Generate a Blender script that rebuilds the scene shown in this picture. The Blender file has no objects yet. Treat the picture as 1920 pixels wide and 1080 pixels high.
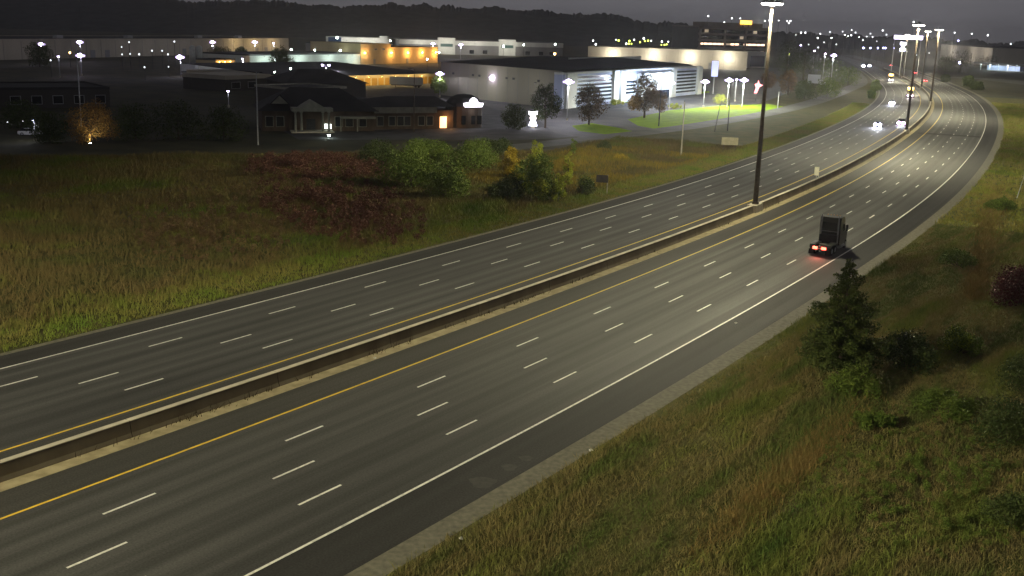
import bpy, math, random
import numpy as np
from mathutils import Matrix, Vector

# ------------------------------------------------------------------ camera, world, exposure
scene = bpy.context.scene
COL = scene.collection
FPX, CAMH, PITCH, ROLL = 1991.85, 24.86, 0.242259, 0.030457

cam_d = bpy.data.cameras.new('camera')
cam = bpy.data.objects.new('camera', cam_d)
COL.objects.link(cam)
scene.camera = cam
cam_d.sensor_width = 36.0
cam_d.lens = FPX * 36.0 / 1920.0
cam_d.clip_start = 0.5
cam_d.clip_end = 20000
_R0, _U0 = Vector((1, 0, 0)), Vector((0, math.sin(PITCH), math.cos(PITCH)))
_F = Vector((0, math.cos(PITCH), -math.sin(PITCH)))
_R = _R0 * math.cos(ROLL) + _U0 * math.sin(ROLL)
_U = _U0 * math.cos(ROLL) - _R0 * math.sin(ROLL)
m4 = Matrix.Identity(4)
for i in range(3):
    m4[i][0], m4[i][1], m4[i][2] = _R[i], _U[i], -_F[i]
m4[2][3] = CAMH
cam.matrix_world = m4

world = bpy.data.worlds.new('World')
scene.world = world
world.use_nodes = True
wn, wl = world.node_tree.nodes, world.node_tree.links
wn.clear()
w_out = wn.new('ShaderNodeOutputWorld')
w_bg = wn.new('ShaderNodeBackground')
w_bg2 = wn.new('ShaderNodeBackground')
w_add = wn.new('ShaderNodeAddShader')
w_sky = wn.new('ShaderNodeTexSky')
w_sky.sky_type = 'NISHITA'
w_sky.sun_disc = False
w_sky.sun_elevation = math.radians(-6)
w_sky.sun_rotation = math.radians(200)
wl.new(w_sky.outputs[0], w_bg.inputs[0])
w_bg.inputs[1].default_value = 0.05
# light-polluted overcast night sky: grey glow, a little stronger low over the city
w_geo = wn.new('ShaderNodeNewGeometry')
w_sep = wn.new('ShaderNodeSeparateXYZ')
w_abs = wn.new('ShaderNodeMath'); w_abs.operation = 'ABSOLUTE'
w_ramp = wn.new('ShaderNodeValToRGB')
w_ramp.color_ramp.elements[0].position = 0.0
w_ramp.color_ramp.elements[0].color = (0.140, 0.136, 0.150, 1)
w_ramp.color_ramp.elements[1].position = 0.5
w_ramp.color_ramp.elements[1].color = (0.070, 0.069, 0.075, 1)
wl.new(w_geo.outputs['Incoming'], w_sep.inputs[0])
wl.new(w_sep.outputs['Z'], w_abs.inputs[0])
wl.new(w_abs.outputs[0], w_ramp.inputs[0])
w_noi = wn.new('ShaderNodeTexNoise')
w_noi.inputs['Scale'].default_value = 3.5
w_noi.inputs['Detail'].default_value = 4
wl.new(w_geo.outputs['Incoming'], w_noi.inputs['Vector'])
w_mr = wn.new('ShaderNodeMapRange')
w_mr.inputs[1].default_value, w_mr.inputs[2].default_value = 0.3, 0.7
w_mr.inputs[3].default_value, w_mr.inputs[4].default_value = 0.82, 1.18
wl.new(w_noi.outputs[0], w_mr.inputs[0])
w_sc = wn.new('ShaderNodeVectorMath'); w_sc.operation = 'SCALE'
wl.new(w_ramp.outputs[0], w_sc.inputs[0]); wl.new(w_mr.outputs[0], w_sc.inputs['Scale'])
wl.new(w_sc.outputs[0], w_bg2.inputs[0])
w_bg2.inputs[1].default_value = 1.0
wl.new(w_bg.outputs[0], w_add.inputs[0])
wl.new(w_bg2.outputs[0], w_add.inputs[1])
wl.new(w_add.outputs[0], w_out.inputs[0])

vs = scene.view_settings
vs.view_transform = 'Standard'
vs.look = 'None'
vs.exposure = 0.0
vs.gamma = 1.0
vs.use_curve_mapping = False
scene.render.engine = 'CYCLES'
cy = scene.cycles
cy.use_denoising = True
cy.denoiser = 'OPENIMAGEDENOISE'
cy.max_bounces = 4
cy.diffuse_bounces = 2
cy.glossy_bounces = 2
cy.transmission_bounces = 2
cy.transparent_max_bounces = 4
cy.volume_bounces = 0
cy.sample_clamp_indirect = 4.0
cy.sample_clamp_direct = 0
cy.caustics_reflective = False
cy.caustics_refractive = False
cy.use_light_tree = True
cy.pixel_filter_type = 'BLACKMAN_HARRIS'
cy.filter_width = 1.5

rng = np.random.default_rng(7)
random.seed(7)
MAST_W = 40000.0
MAST_COL = (1.0, 0.92, 0.60)

# ------------------------------------------------------------------ layout helpers
def ray(px, py):
    x, y = px - 960.0, py - 540.0
    a = (x * math.cos(ROLL) + y * math.sin(ROLL)) / FPX
    b = (-x * math.sin(ROLL) + y * math.cos(ROLL)) / FPX
    return (a, math.cos(PITCH) - b * math.sin(PITCH), -b * math.cos(PITCH) - math.sin(PITCH))

def G(px, py, z=0.0):
    """survey point: where the sight line through a picture point meets the level z"""
    d = ray(px, py)
    t = (z - CAMH) / d[2]
    return Vector((d[0] * t, d[1] * t, z))

def atd(px, py, Y):
    d = ray(px, py)
    t = Y / d[1]
    return Vector((d[0] * t, Y, CAMH + d[2] * t))

KN = [0, 37.2, 74.4, 111.6, 148.8, 186, 232.5, 279, 372, 540, 640, 2000]
KV = [-0.00039494, -0.00059845, -0.00060361, -0.00056124, -0.00089378, -0.00079971, -0.00050397, -0.00039806,
      -0.00054249, -0.00054, -0.00010, -0.00005]
HEAD, OFF = 0.6149182525, 48.75596476
_s = np.arange(-140, 1700, 1.0)
_k = np.interp(_s, KN, KV)
_th = np.concatenate([[0], np.cumsum((_k[1:] + _k[:-1]) / 2)])
_th = _th - _th[140] + HEAD
_cx = np.concatenate([[0], np.cumsum((np.sin(_th[1:]) + np.sin(_th[:-1])) / 2)])
_cy = np.concatenate([[0], np.cumsum((np.cos(_th[1:]) + np.cos(_th[:-1])) / 2)])
_cx = _cx - _cx[140] - OFF * math.cos(HEAD)
_cy = _cy - _cy[140] + OFF * math.sin(HEAD)

def R(s, u):
    """point on the highway: s metres along, u metres right of the right-hand yellow line"""
    X, Y, T = np.interp(s, _s, _cx), np.interp(s, _s, _cy), np.interp(s, _s, _th)
    return X + u * np.cos(T), Y - u * np.sin(T)

def RT(s):
    return float(np.interp(s, _s, _th))

# ------------------------------------------------------------------ materials
MATS = {}

def mat(name, c1, c2=None, scale=1.0, rough=0.85, spec=0.3, bump=0.0, metal=0.0, emit=None, estr=0.0,
        lo=0.35, hi=0.65, stretch=None, island=False, detail=5, coat=0.0):
    if name in MATS:
        return MATS[name]
    m = bpy.data.materials.new(name)
    m.use_nodes = True
    n, l = m.node_tree.nodes, m.node_tree.links
    b = n['Principled BSDF']
    b.inputs['Base Color'].default_value = (*c1, 1)
    b.inputs['Roughness'].default_value = rough
    b.inputs['Specular IOR Level'].default_value = spec
    b.inputs['Metallic'].default_value = metal
    b.inputs['Coat Weight'].default_value = coat
    if emit:
        b.inputs['Emission Color'].default_value = (*emit, 1)
        b.inputs['Emission Strength'].default_value = estr
    if c2 is not None:
        geo = n.new('ShaderNodeNewGeometry')
        mp = n.new('ShaderNodeMapping')
        if stretch:
            mp.inputs['Scale'].default_value = stretch[0]
            mp.inputs['Rotation'].default_value = (0, 0, stretch[1])
        noi = n.new('ShaderNodeTexNoise')
        noi.inputs['Scale'].default_value = scale
        noi.inputs['Detail'].default_value = detail
        l.new(geo.outputs['Position'], mp.inputs[0])
        l.new(mp.outputs[0], noi.inputs['Vector'])
        ra = n.new('ShaderNodeValToRGB')
        ra.color_ramp.elements[0].position = lo
        ra.color_ramp.elements[0].color = (*c1, 1)
        ra.color_ramp.elements[1].position = hi
        ra.color_ramp.elements[1].color = (*c2, 1)
        l.new(noi.outputs[0], ra.inputs[0])
        last = ra.outputs[0]
        if island:
            mx = n.new('ShaderNodeMix'); mx.data_type = 'RGBA'; mx.blend_type = 'MULTIPLY'
            r2 = n.new('ShaderNodeValToRGB')
            r2.color_ramp.elements[0].color = (0.68, 0.68, 0.68, 1)
            r2.color_ramp.elements[1].color = (1.3, 1.27, 1.2, 1)
            l.new(geo.outputs['Random Per Island'], r2.inputs[0])
            mx.inputs[0].default_value = 1.0
            l.new(last, mx.inputs[6]); l.new(r2.outputs[0], mx.inputs[7])
            last = mx.outputs[2]
        l.new(last, b.inputs['Base Color'])
        if bump:
            bp = n.new('ShaderNodeBump')
            bp.inputs['Strength'].default_value = bump
            bp.inputs['Distance'].default_value = 0.1
            l.new(noi.outputs[0], bp.inputs['Height'])
            l.new(bp.outputs[0], b.inputs['Normal'])
    MATS[name] = m
    return m

def asphalt(name, base, vary, rough=0.55, streak=1.0, spec=0.35, lane0=None):
    """asphalt with grain, blotches and tyre-polished bands; UV = (metres across, metres along)"""
    m = bpy.data.materials.new(name)
    m.use_nodes = True
    n, l = m.node_tree.nodes, m.node_tree.links
    b = n['Principled BSDF']
    b.inputs['Specular IOR Level'].default_value = spec
    uv = n.new('ShaderNodeUVMap')
    def noise(sc, stretch, det=4):
        mp = n.new('ShaderNodeMapping'); mp.inputs['Scale'].default_value = (*stretch, 1)
        no = n.new('ShaderNodeTexNoise'); no.inputs['Scale'].default_value = sc; no.inputs['Detail'].default_value = det
        l.new(uv.outputs[0], mp.inputs[0]); l.new(mp.outputs[0], no.inputs['Vector'])
        return no.outputs[0]
    def maprange(src, a, c, lo=0.3, hi=0.7):
        r = n.new('ShaderNodeMapRange')
        r.inputs[1].default_value, r.inputs[2].default_value = lo, hi
        r.inputs[3].default_value, r.inputs[4].default_value = a, c
        l.new(src, r.inputs[0]); return r.outputs[0]
    def mul(a, c):
        x = n.new('ShaderNodeMath'); x.operation = 'MULTIPLY'; l.new(a, x.inputs[0]); l.new(c, x.inputs[1]); return x.outputs[0]
    s1 = maprange(noise(1.0, (1.1, 0.012)), 1 - 0.34 * streak, 1 + 0.34 * streak)
    s2 = maprange(noise(1.0, (0.11, 0.035)), 0.80, 1.2)
    s3 = maprange(noise(1.0, (9, 9), 8), 1 - vary, 1 + vary, 0.25, 0.75)
    v = mul(mul(s1, s2), s3)
    if lane0 is not None:
        sx = n.new('ShaderNodeSeparateXYZ'); l.new(uv.outputs[0], sx.inputs[0])
        m1 = n.new('ShaderNodeMath'); m1.operation = 'SUBTRACT'; l.new(sx.outputs[0], m1.inputs[0]); m1.inputs[1].default_value = lane0
        m2 = n.new('ShaderNodeMath'); m2.operation = 'MULTIPLY'; l.new(m1.outputs[0], m2.inputs[0]); m2.inputs[1].default_value = 4 * math.pi / 3.4875
        m3 = n.new('ShaderNodeMath'); m3.operation = 'COSINE'; l.new(m2.outputs[0], m3.inputs[0])
        tr = maprange(m3.outputs[0], 0.84, 1.12, -1.0, 1.0)
        v = mul(v, tr)
    mx = n.new('ShaderNodeVectorMath'); mx.operation = 'SCALE'
    mx.inputs[0].default_value = base
    l.new(v, mx.inputs['Scale'])
    l.new(mx.outputs[0], b.inputs['Base Color'])
    rr = maprange(noise(1.0, (1.3, 0.015)), rough - 0.06, rough + 0.06)
    l.new(rr, b.inputs['Roughness'])
    bp = n.new('ShaderNodeBump'); bp.inputs['Strength'].default_value = 0.25; bp.inputs['Distance'].default_value = 0.02
    l.new(noise(1.0, (22, 22), 6), bp.inputs['Height']); l.new(bp.outputs[0], b.inputs['Normal'])
    return m

def emis(name, col, s):
    return mat(name, (0.6, 0.6, 0.6), rough=0.4, emit=col, estr=s)

# ------------------------------------------------------------------ mesh helpers
class MB:
    def __init__(self):
        self.v, self.f = [], []

    def add(self, vs_, fs):
        o = len(self.v)
        self.v += [tuple(p) for p in vs_]
        self.f += [tuple(i + o for i in q) for q in fs]
        return self

    def box(self, x0, x1, y0, y1, z0, z1, taper=0.0):
        t = taper
        return self.add([(x0, y0, z0), (x1, y0, z0), (x1, y1, z0), (x0, y1, z0),
                         (x0 + t, y0 + t, z1), (x1 - t, y0 + t, z1), (x1 - t, y1 - t, z1), (x0 + t, y1 - t, z1)],
                        [(3, 2, 1, 0), (4, 5, 6, 7), (0, 1, 5, 4), (1, 2, 6, 5), (2, 3, 7, 6), (3, 0, 4, 7)])

    def quad(self, a, b, c, d):
        return self.add([a, b, c, d], [(0, 1, 2, 3)])

    def tube(self, pts, rad, n=8, cap=True):
        pts = [Vector(p) for p in pts]
        if not hasattr(rad, '__len__'):
            rad = [rad] * len(pts)
        vs_, fs = [], []
        for i, p in enumerate(pts):
            d = (pts[min(i + 1, len(pts) - 1)] - pts[max(i - 1, 0)]).normalized()
            a = d.orthogonal().normalized() if abs(d.z) < 0.9 else Vector((1, 0, 0)).cross(d).normalized()
            b = d.cross(a)
            for k in range(n):
                t = 2 * math.pi * k / n
                vs_.append(p + (a * math.cos(t) + b * math.sin(t)) * rad[i])
        for i in range(len(pts) - 1):
            for k in range(n):
                k2 = (k + 1) % n
                fs.append((i * n + k, i * n + k2, (i + 1) * n + k2, (i + 1) * n + k))
        if cap:
            fs.append(tuple(range(n))[::-1])
            fs.append(tuple((len(pts) - 1) * n + k for k in range(n)))
        return self.add(vs_, fs)

    def prism(self, poly, axis, a, b):
        """poly of 2-D points extruded along axis 'x','y' or 'z' from a to b"""
        def P(p, t):
            return (t, p[0], p[1]) if axis == 'x' else (p[0], t, p[1]) if axis == 'y' else (p[0], p[1], t)
        n = len(poly)
        vs_ = [P(p, a) for p in poly] + [P(p, b) for p in poly]
        fs = [tuple(range(n))[::-1], tuple(range(n, 2 * n))] + [(i, (i + 1) % n, (i + 1) % n + n, i + n) for i in range(n)]
        return self.add(vs_, fs)

    def ball(self, c, r, n=10, sq=1.0):
        vs_, fs = [], []
        m = n // 2
        for j in range(m + 1):
            ph = math.pi * j / m
            for k in range(n):
                t = 2 * math.pi * k / n
                vs_.append((c[0] + r * math.sin(ph) * math.cos(t), c[1] + r * math.sin(ph) * math.sin(t), c[2] + r * sq * math.cos(ph)))
        for j in range(m):
            for k in range(n):
                k2 = (k + 1) % n
                fs.append((j * n + k, (j + 1) * n + k, (j + 1) * n + k2, j * n + k2))
        return self.add(vs_, fs)

    def mesh(self, name, m, smooth=False):
        me = bpy.data.meshes.new(name)
        me.from_pydata(self.v, [], self.f)
        me.materials.append(m)
        if smooth:
            me.polygons.foreach_set('use_smooth', [True] * len(me.polygons))
        me.update()
        return me

    def build(self, name, m, parent=None, smooth=False):
        return link(name, self.mesh(name, m, smooth), parent)

def link(name, me, parent=None):
    o = bpy.data.objects.new(name, me)
    COL.objects.link(o)
    if parent is not None:
        o.parent = parent
    return o

def tag(o, label=None, cat=None, group=None, kind=None):
    if label: o['label'] = label
    if cat: o['category'] = cat
    if group: o['group'] = group
    if kind: o['kind'] = kind
    return o

def thing(name, label, cat, loc=(0, 0, 0), rz=0.0, group=None):
    o = bpy.data.objects.new(name, None)
    COL.objects.link(o)
    o.location = loc
    o.rotation_euler = (0, 0, rz)
    o.empty_display_size = 0.2
    return tag(o, label, cat, group)

def np_mesh(name, V, F, m, uv=None):
    """fast mesh from numpy arrays; F is (n,3) or (n,4)"""
    me = bpy.data.meshes.new(name)
    k = F.shape[1]
    me.vertices.add(len(V)); me.vertices.foreach_set('co', V.astype(np.float32).ravel())
    me.loops.add(F.size); me.loops.foreach_set('vertex_index', F.astype(np.int32).ravel())
    me.polygons.add(len(F))
    me.polygons.foreach_set('loop_start', np.arange(0, F.size, k, dtype=np.int32))
    me.polygons.foreach_set('loop_total', np.full(len(F), k, dtype=np.int32))
    if uv is not None:
        ul = me.uv_layers.new(name='UVMap')
        ul.data.foreach_set('uv', uv[F.ravel()].astype(np.float32).ravel())
    me.materials.append(m)
    me.update(calc_edges=True)
    return me

def lamp(name, parent, loc, power, col, radius=0.3, kind='POINT', target=None, spot=60, blend=0.6):
    ld = bpy.data.lights.new(name, kind)
    ld.energy = power
    ld.color = col
    ld.shadow_soft_size = radius
    if kind == 'SPOT':
        ld.spot_size = math.radians(spot)
        ld.spot_blend = blend
    o = bpy.data.objects.new(name, ld)
    COL.objects.link(o)
    o.parent = parent
    o.location = loc
    if target is not None:
        o.rotation_euler = (Vector(target) - Vector(loc)).to_track_quat('-Z', 'Y').to_euler()
    return o

# ------------------------------------------------------------------ shared materials
M_road = asphalt('worn_asphalt', (0.064, 0.063, 0.060), 0.35, rough=0.80, spec=0.34, streak=1.1, lane0=0.0)
M_road2 = asphalt('worn_asphalt_far', (0.058, 0.057, 0.056), 0.35, rough=0.80, spec=0.34, streak=1.1, lane0=-8.0468)
M_shoulder = asphalt('dark_shoulder_asphalt', (0.036, 0.035, 0.034), 0.35, rough=0.85, streak=0.35, spec=0.2)
M_inner = asphalt('inner_shoulder_asphalt', (0.050, 0.048, 0.044), 0.35, rough=0.8, streak=0.5, spec=0.25)
M_lot = mat('lot_asphalt', (0.05, 0.05, 0.052), (0.085, 0.084, 0.085), scale=0.25, rough=0.85, spec=0.2, bump=0.1)
M_svc = mat('service_road_asphalt', (0.08, 0.08, 0.08), (0.12, 0.118, 0.112), scale=0.15, rough=0.9, spec=0.15)
M_white = mat('road_paint_white', (0.80, 0.79, 0.72), (0.38, 0.37, 0.34), scale=3.5, rough=0.6, lo=0.48, hi=0.8, detail=8)
M_yellow = mat('road_paint_yellow', (0.78, 0.55, 0.04), (0.48, 0.34, 0.05), scale=3.0, rough=0.6, lo=0.48, hi=0.8, detail=8)
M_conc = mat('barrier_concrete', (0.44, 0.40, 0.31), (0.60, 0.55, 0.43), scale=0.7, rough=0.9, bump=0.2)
M_conc_d = mat('shaded_stained_concrete', (0.13, 0.105, 0.07), (0.20, 0.17, 0.12), scale=0.35, rough=0.95, bump=0.3, stretch=((1, 1, 0.25), 0))  # stains, plus the shade of the barrier faces put into a darker colour
M_gravel = mat('gravel_edge', (0.12, 0.113, 0.085), (0.185, 0.172, 0.13), scale=2.6, rough=0.95, bump=0.3, detail=10)
M_sand = mat('sandy_gutter', (0.26, 0.215, 0.12), (0.40, 0.335, 0.20), scale=1.1, rough=0.95, bump=0.4)
M_steel = mat('weathered_steel', (0.085, 0.065, 0.05), (0.13, 0.10, 0.075), scale=2.0, rough=0.6, metal=0.3)
M_galv = mat('galvanised_steel', (0.32, 0.33, 0.34), (0.42, 0.43, 0.44), scale=3.0, rough=0.5, metal=0.4)
M_dark = mat('dark_metal', (0.025, 0.025, 0.028), (0.04, 0.04, 0.042), scale=3.0, rough=0.5)
M_led = emis('lamp_lens_cool', (0.72, 0.60, 1.0), 40.0)
M_bloom = emis('lamp_bloom_lavender', (0.70, 0.52, 1.0), 2.2)  # glow colour of the side heads added as lavender bloom
M_ledg = emis('lamp_lens_greenish', (0.85, 1.0, 0.92), 40.0)
M_warm = emis('lamp_lens_sodium', (1.0, 0.55, 0.16), 40.0)
M_mast = emis('lamp_lens_mast', (1.0, 0.97, 0.86), 30.0)
M_dot = emis('lamp_dot_white', (0.95, 0.97, 1.0), 9.0)
M_dim = emis('lamp_dot_dim', (0.9, 0.95, 1.0), 2.2)
M_doty = emis('lamp_dot_yellow', (0.85, 0.95, 0.12), 6.0)
M_dotb = emis('lamp_dot_blue', (0.45, 0.45, 1.0), 16.0)
M_roofd = mat('dark_roof', (0.022, 0.022, 0.024), (0.040, 0.039, 0.040), scale=0.15, rough=0.9)
M_glass = mat('dark_glass', (0.012, 0.014, 0.018), rough=0.12, spec=0.6)
M_bark = mat('bark', (0.05, 0.038, 0.028), (0.09, 0.07, 0.05), scale=4.0, rough=0.95, bump=0.4)

# ------------------------------------------------------------------ ground, fields
def sheet(name, poly, z, m):
    return tag(MB().add([(p[0], p[1], z) for p in poly], [tuple(range(len(poly)))]).build(name, m), kind='structure')

M_ground = mat('rough_ground', (0.020, 0.022, 0.010), (0.055, 0.050, 0.022), scale=0.11, rough=0.98, bump=0.2, detail=8)
gx = [-6000, -400, -150, 0, 150, 400, 6000]
gy = [-1500, -100, 20, 120, 250, 500, 9000]
gm = MB()
gv = [(x, y, 0.0) for y in gy for x in gx]
gf = [(j * 7 + i, j * 7 + i + 1, (j + 1) * 7 + i + 1, (j + 1) * 7 + i) for j in range(6) for i in range(6)]
tag(gm.add(gv, gf).build('ground', M_ground), kind='structure')

# far wooded ridge: a long mound whose crest is a ragged line of tree tops
def ridge(name, xs, ys, dist, depth, m, seed, rough_px=5.0, step=5):
    r_ = np.random.default_rng(seed)
    px = np.arange(xs[0], xs[-1] + 1, step)
    top = np.interp(px, xs, ys)
    n1 = np.convolve(r_.normal(size=len(px) + 8), np.ones(9) / 3.0, 'valid')
    top = top + n1[:len(px)] * rough_px * 0.5 + np.abs(r_.normal(size=len(px))) * rough_px * 0.35
    V, F = [], []
    sm = np.convolve(np.pad(top, 20, mode='edge'), np.ones(41) / 41, 'valid')
    for x, t, tsm in zip(px, top, sm):
        p = atd(x, t, dist)
        h1_ = max(p.z, 3.0)
        h2_ = max(min(atd(x, tsm + 3, dist).z, h1_ * 1.02), 3.0)
        for k, (dy, f_) in enumerate(((-depth, 0.0), (-depth * 0.55, 0.45), (-depth * 0.2, 0.85), (0, 1.0), (depth, 0.7), (depth * 2, -0.02))):
            hz = h1_ if k == 3 else h2_
            jit = 0.0
            sc = (dist + dy) / dist
            V.append((p.x * sc, dist + dy, hz * f_ + jit - (0.5 if k == 0 else 0)))
    n = 6
    for i in range(len(px) - 1):
        for k in range(n - 1):
            F.append((i * n + k, (i + 1) * n + k, (i + 1) * n + k + 1, i * n + k + 1))
    return tag(MB().add(V, F).build(name, m), kind='structure')

M_wood = mat('far_woods', (0.013, 0.015, 0.016), (0.045, 0.047, 0.045), scale=0.06, rough=1.0, detail=8)
ridge('hill', [-160, 0, 250, 480, 640, 800, 950, 1050, 1130, 1200, 1260, 1330, 1400], [-26, -14, -8, 2, 6, 9, 14, 18, 26, 35, 42, 50, 57], 1750, 260, M_wood, 3, 5.5, 3)
ridge('hill_far', [1240, 1330, 1450, 1560, 1700, 1780, 1860, 1940, 2080], [55, 58, 62, 63, 66, 72, 76, 79, 82], 2300, 250, M_wood, 5, 4.5, 3)

# ------------------------------------------------------------------ highway
W = 3.4875
MED = 8.0468
def ribbon(name, u0, u1, s0, s1, z, m, parent=None, ds=6.0, nu=1, kind=None):
    ss = np.arange(s0, s1 + 0.01, ds)
    us = np.linspace(u0, u1, nu + 1)
    V, UV = [], []
    for s in ss:
        x, y = R(s, us)
        for a, b, u in zip(x, y, us):
            V.append((a, b, z)); UV.append((u, s))
    n = nu + 1
    F = [(i * n + k, i * n + k + 1, (i + 1) * n + k + 1, (i + 1) * n + k) for i in range(len(ss) - 1) for k in range(nu)]
    o = link(name, np_mesh(name, np.array(V), np.array(F), m, np.array(UV)), parent)
    if kind: o['kind'] = kind
    return o

S0, S1 = -120, 1500
left_road = ribbon('road_left', -MED - 4 * W - 0.1, -4.9, S0, S1, 0.020, M_road2, kind='structure')
right_road = ribbon('road_right', -3.0, 4 * W + 0.1, S0, S1, 0.020, M_road, kind='structure')
ribbon('shoulder', -MED - 4 * W - 2.75, -MED - 4 * W - 0.1, S0, S1, 0.020, M_shoulder, left_road)
ribbon('shoulder', 4 * W + 0.1, 17.45, S0, S1, 0.020, M_shoulder, right_road)
ribbon('inner_shoulder', -3.0, -0.25, S0, S1, 0.024, M_inner, right_road)
ribbon('inner_shoulder', -7.7, -4.9, S0, S1, 0.024, M_inner, left_road)
ribbon('gravel_edge', -MED - 4 * W - 3.35, -MED - 4 * W - 2.75, S0, 900, 0.024, M_gravel, left_road)
ribbon('gravel_edge', 17.45, 18.95, S0, 900, 0.024, M_gravel, right_road)
ribbon('gutter', -4.02, -2.92, S0, 900, 0.034, M_sand, right_road)
# painted lines
LW = 0.085
ribbon('edge_line', 4 * W - LW, 4 * W + LW, S0, 900, 0.030, M_white, right_road, ds=4)
ribbon('edge_line', -LW, LW, S0, 900, 0.030, M_yellow, right_road, ds=4)
ribbon('edge_line', -MED - LW, -MED + LW, S0, 900, 0.030, M_yellow, left_road, ds=4)
ribbon('edge_line', -MED - 4 * W - LW, -MED - 4 * W + LW, S0, 900, 0.030, M_white, left_road, ds=4)
PER, DL = 12.5796, 3.2
def dash_geo(s, u):
    V = []
    for a in (0, DL):
        for b in (-0.08, 0.08):
            x, y = R(s + a, u + b)
            V.append((float(x), float(y), 0.030))
    return V
for line, (u, ph) in {'A': (-MED - 3 * W, 48.254), 'B': (-MED - 2 * W, 39.754), 'C': (-MED - W, 40.901),
                      'D': (W, 28.730), 'E': (2 * W, 24.450), 'F': (3 * W, 35.578)}.items():
    par = left_road if line in 'ABC' else right_road
    far = MB()
    for i in range(-5, 60):
        s = ph + i * PER
        V = dash_geo(s, u)
        if s < 330:
            MB().add(V, [(0, 1, 3, 2)]).build('lane_dash', M_white, par)
        else:
            far.add(V, [(0, 1, 3, 2)])
    o = far.build('far_lane_dashes', M_white, par)
    o['kind'] = 'stuff'
# resurfaced band across the right carriageway, and pale spills on its shoulder
ribbon('pavement_patch', -2.0, 17.4, 297.5, 301.5, 0.027, M_shoulder, right_road, ds=1.0)
M_spill = mat('pale_spill', (0.058, 0.055, 0.049), (0.038, 0.037, 0.035), scale=2.5, rough=0.8)
for (px, py, a, b) in ((905, 904, 0.75, 0.35), (955, 876, 0.45, 0.22), (986, 859, 0.4, 0.18)):
    c = G(px, py, 0.026)
    th = RT(48)
    pts = []
    for k in range(14):
        t = 2 * math.pi * k / 14
        q = 1 + 0.12 * math.sin(3 * t + px) + 0.1 * math.sin(5 * t)
        dx, dy = a * q * math.cos(t), b * q * math.sin(t)
        pts.append((c.x + dx, c.y + dy * 2.2, 0.026))
    MB().add(pts, [tuple(range(14))]).build('spill_stain', M_spill, right_road)

# median barrier: sections of tapered concrete, face shade and lit cap put into the colours
bar = thing('median_barrier', 'long tapered concrete median barrier between the two carriageways', 'barrier')
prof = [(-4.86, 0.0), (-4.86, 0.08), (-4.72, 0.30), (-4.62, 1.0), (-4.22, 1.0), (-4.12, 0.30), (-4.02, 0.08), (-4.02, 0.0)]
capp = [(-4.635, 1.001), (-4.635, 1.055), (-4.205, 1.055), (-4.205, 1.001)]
def sweep(profile, s0, s1, ds, closed):
    mb = MB(); n = len(profile); V, F = [], []
    ss = np.linspace(s0, s1, max(2, int(round((s1 - s0) / ds)) + 1))
    for s in ss:
        for (u, z) in profile:
            x, y = R(s, u); V.append((float(x), float(y), z))
    for i in range(len(ss) - 1):
        for k in range(n if closed else n - 1):
            k2 = (k + 1) % n
            F.append((i * n + k, i * n + k2, (i + 1) * n + k2, (i + 1) * n + k))
    F.append(tuple(range(n))); F.append(tuple((len(ss) - 1) * n + k for k in range(n))[::-1])
    return mb.add(V, F)
SEC = 12.0
for i in range(-8, 34):
    a = i * SEC
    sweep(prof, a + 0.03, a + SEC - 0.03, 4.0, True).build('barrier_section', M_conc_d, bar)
    sweep(capp, a + 0.03, a + SEC - 0.03, 4.0, True).build('barrier_cap', M_conc, bar)  # paler colour stands for lamplight on the barrier top
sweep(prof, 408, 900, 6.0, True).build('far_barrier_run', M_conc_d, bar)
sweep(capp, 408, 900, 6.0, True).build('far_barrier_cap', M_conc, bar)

# service road, lots, lawns beyond the field
def polyribbon(name, pts, w, z, m, parent=None):
    P = np.array([(p[0], p[1]) for p in pts], float)
    t = np.linspace(0, len(P) - 1, (len(P) - 1) * 6 + 1)
    Q = np.stack([np.interp(t, np.arange(len(P)), P[:, k]) for k in (0, 1)], 1)
    for _ in range(4):
        Q[1:-1] = (Q[:-2] + 2 * Q[1:-1] + Q[2:]) / 4
    T = np.gradient(Q, axis=0); T /= np.linalg.norm(T, axis=1)[:, None]
    N = np.stack([T[:, 1], -T[:, 0]], 1)
    V = np.concatenate([np.c_[Q - N * w / 2, np.full(len(Q), z)], np.c_[Q + N * w / 2, np.full(len(Q), z)]])
    n = len(Q)
    F = np.array([(i, i + n, i + n + 1, i + 1) for i in range(n - 1)])
    return tag(link(name, np_mesh(name, V, F, m), parent), kind=None if parent else 'structure')
svc_pts = [R(s, u) for s, u in ((186, -71.5), (207, -67.5), (243, -61), (271, -56.5), (324, -51), (364, -48), (429, -44.5), (529, -39.5), (600, -33), (680, -31), (800, -31))]
svc = polyribbon('service_road', svc_pts, 7.5, 0.060, M_svc)
lot_poly = [G(560, 262), G(760, 262), G(990, 262), G(1180, 250), G(1440, 212), G(1520, 182), G(1560, 150), G(1560, 130), G(1100, 118), G(560, 122), G(540, 160), G(520, 240)]
sheet('parking_lot', [(p.x, p.y) for p in lot_poly], 0.010, M_lot)
M_lotl = mat('pale_lot_concrete', (0.075, 0.073, 0.075), (0.115, 0.112, 0.11), scale=0.12, rough=0.85, spec=0.2)
sheet('driveway', [(p.x, p.y) for p in (G(880, 190), G(1010, 204), G(1075, 214), G(1190, 198), G(1330, 178), G(1430, 176), G(1440, 188), G(1290, 200), G(1180, 222), G(1250, 246), G(1120, 262), G(1040, 250), G(1010, 226), G(930, 205))], 0.030, M_lotl)
M_lawn = mat('mown_lawn', (0.13, 0.22, 0.008), (0.19, 0.30, 0.012), scale=0.4, rough=0.95, spec=0.03, bump=0.2)
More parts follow.
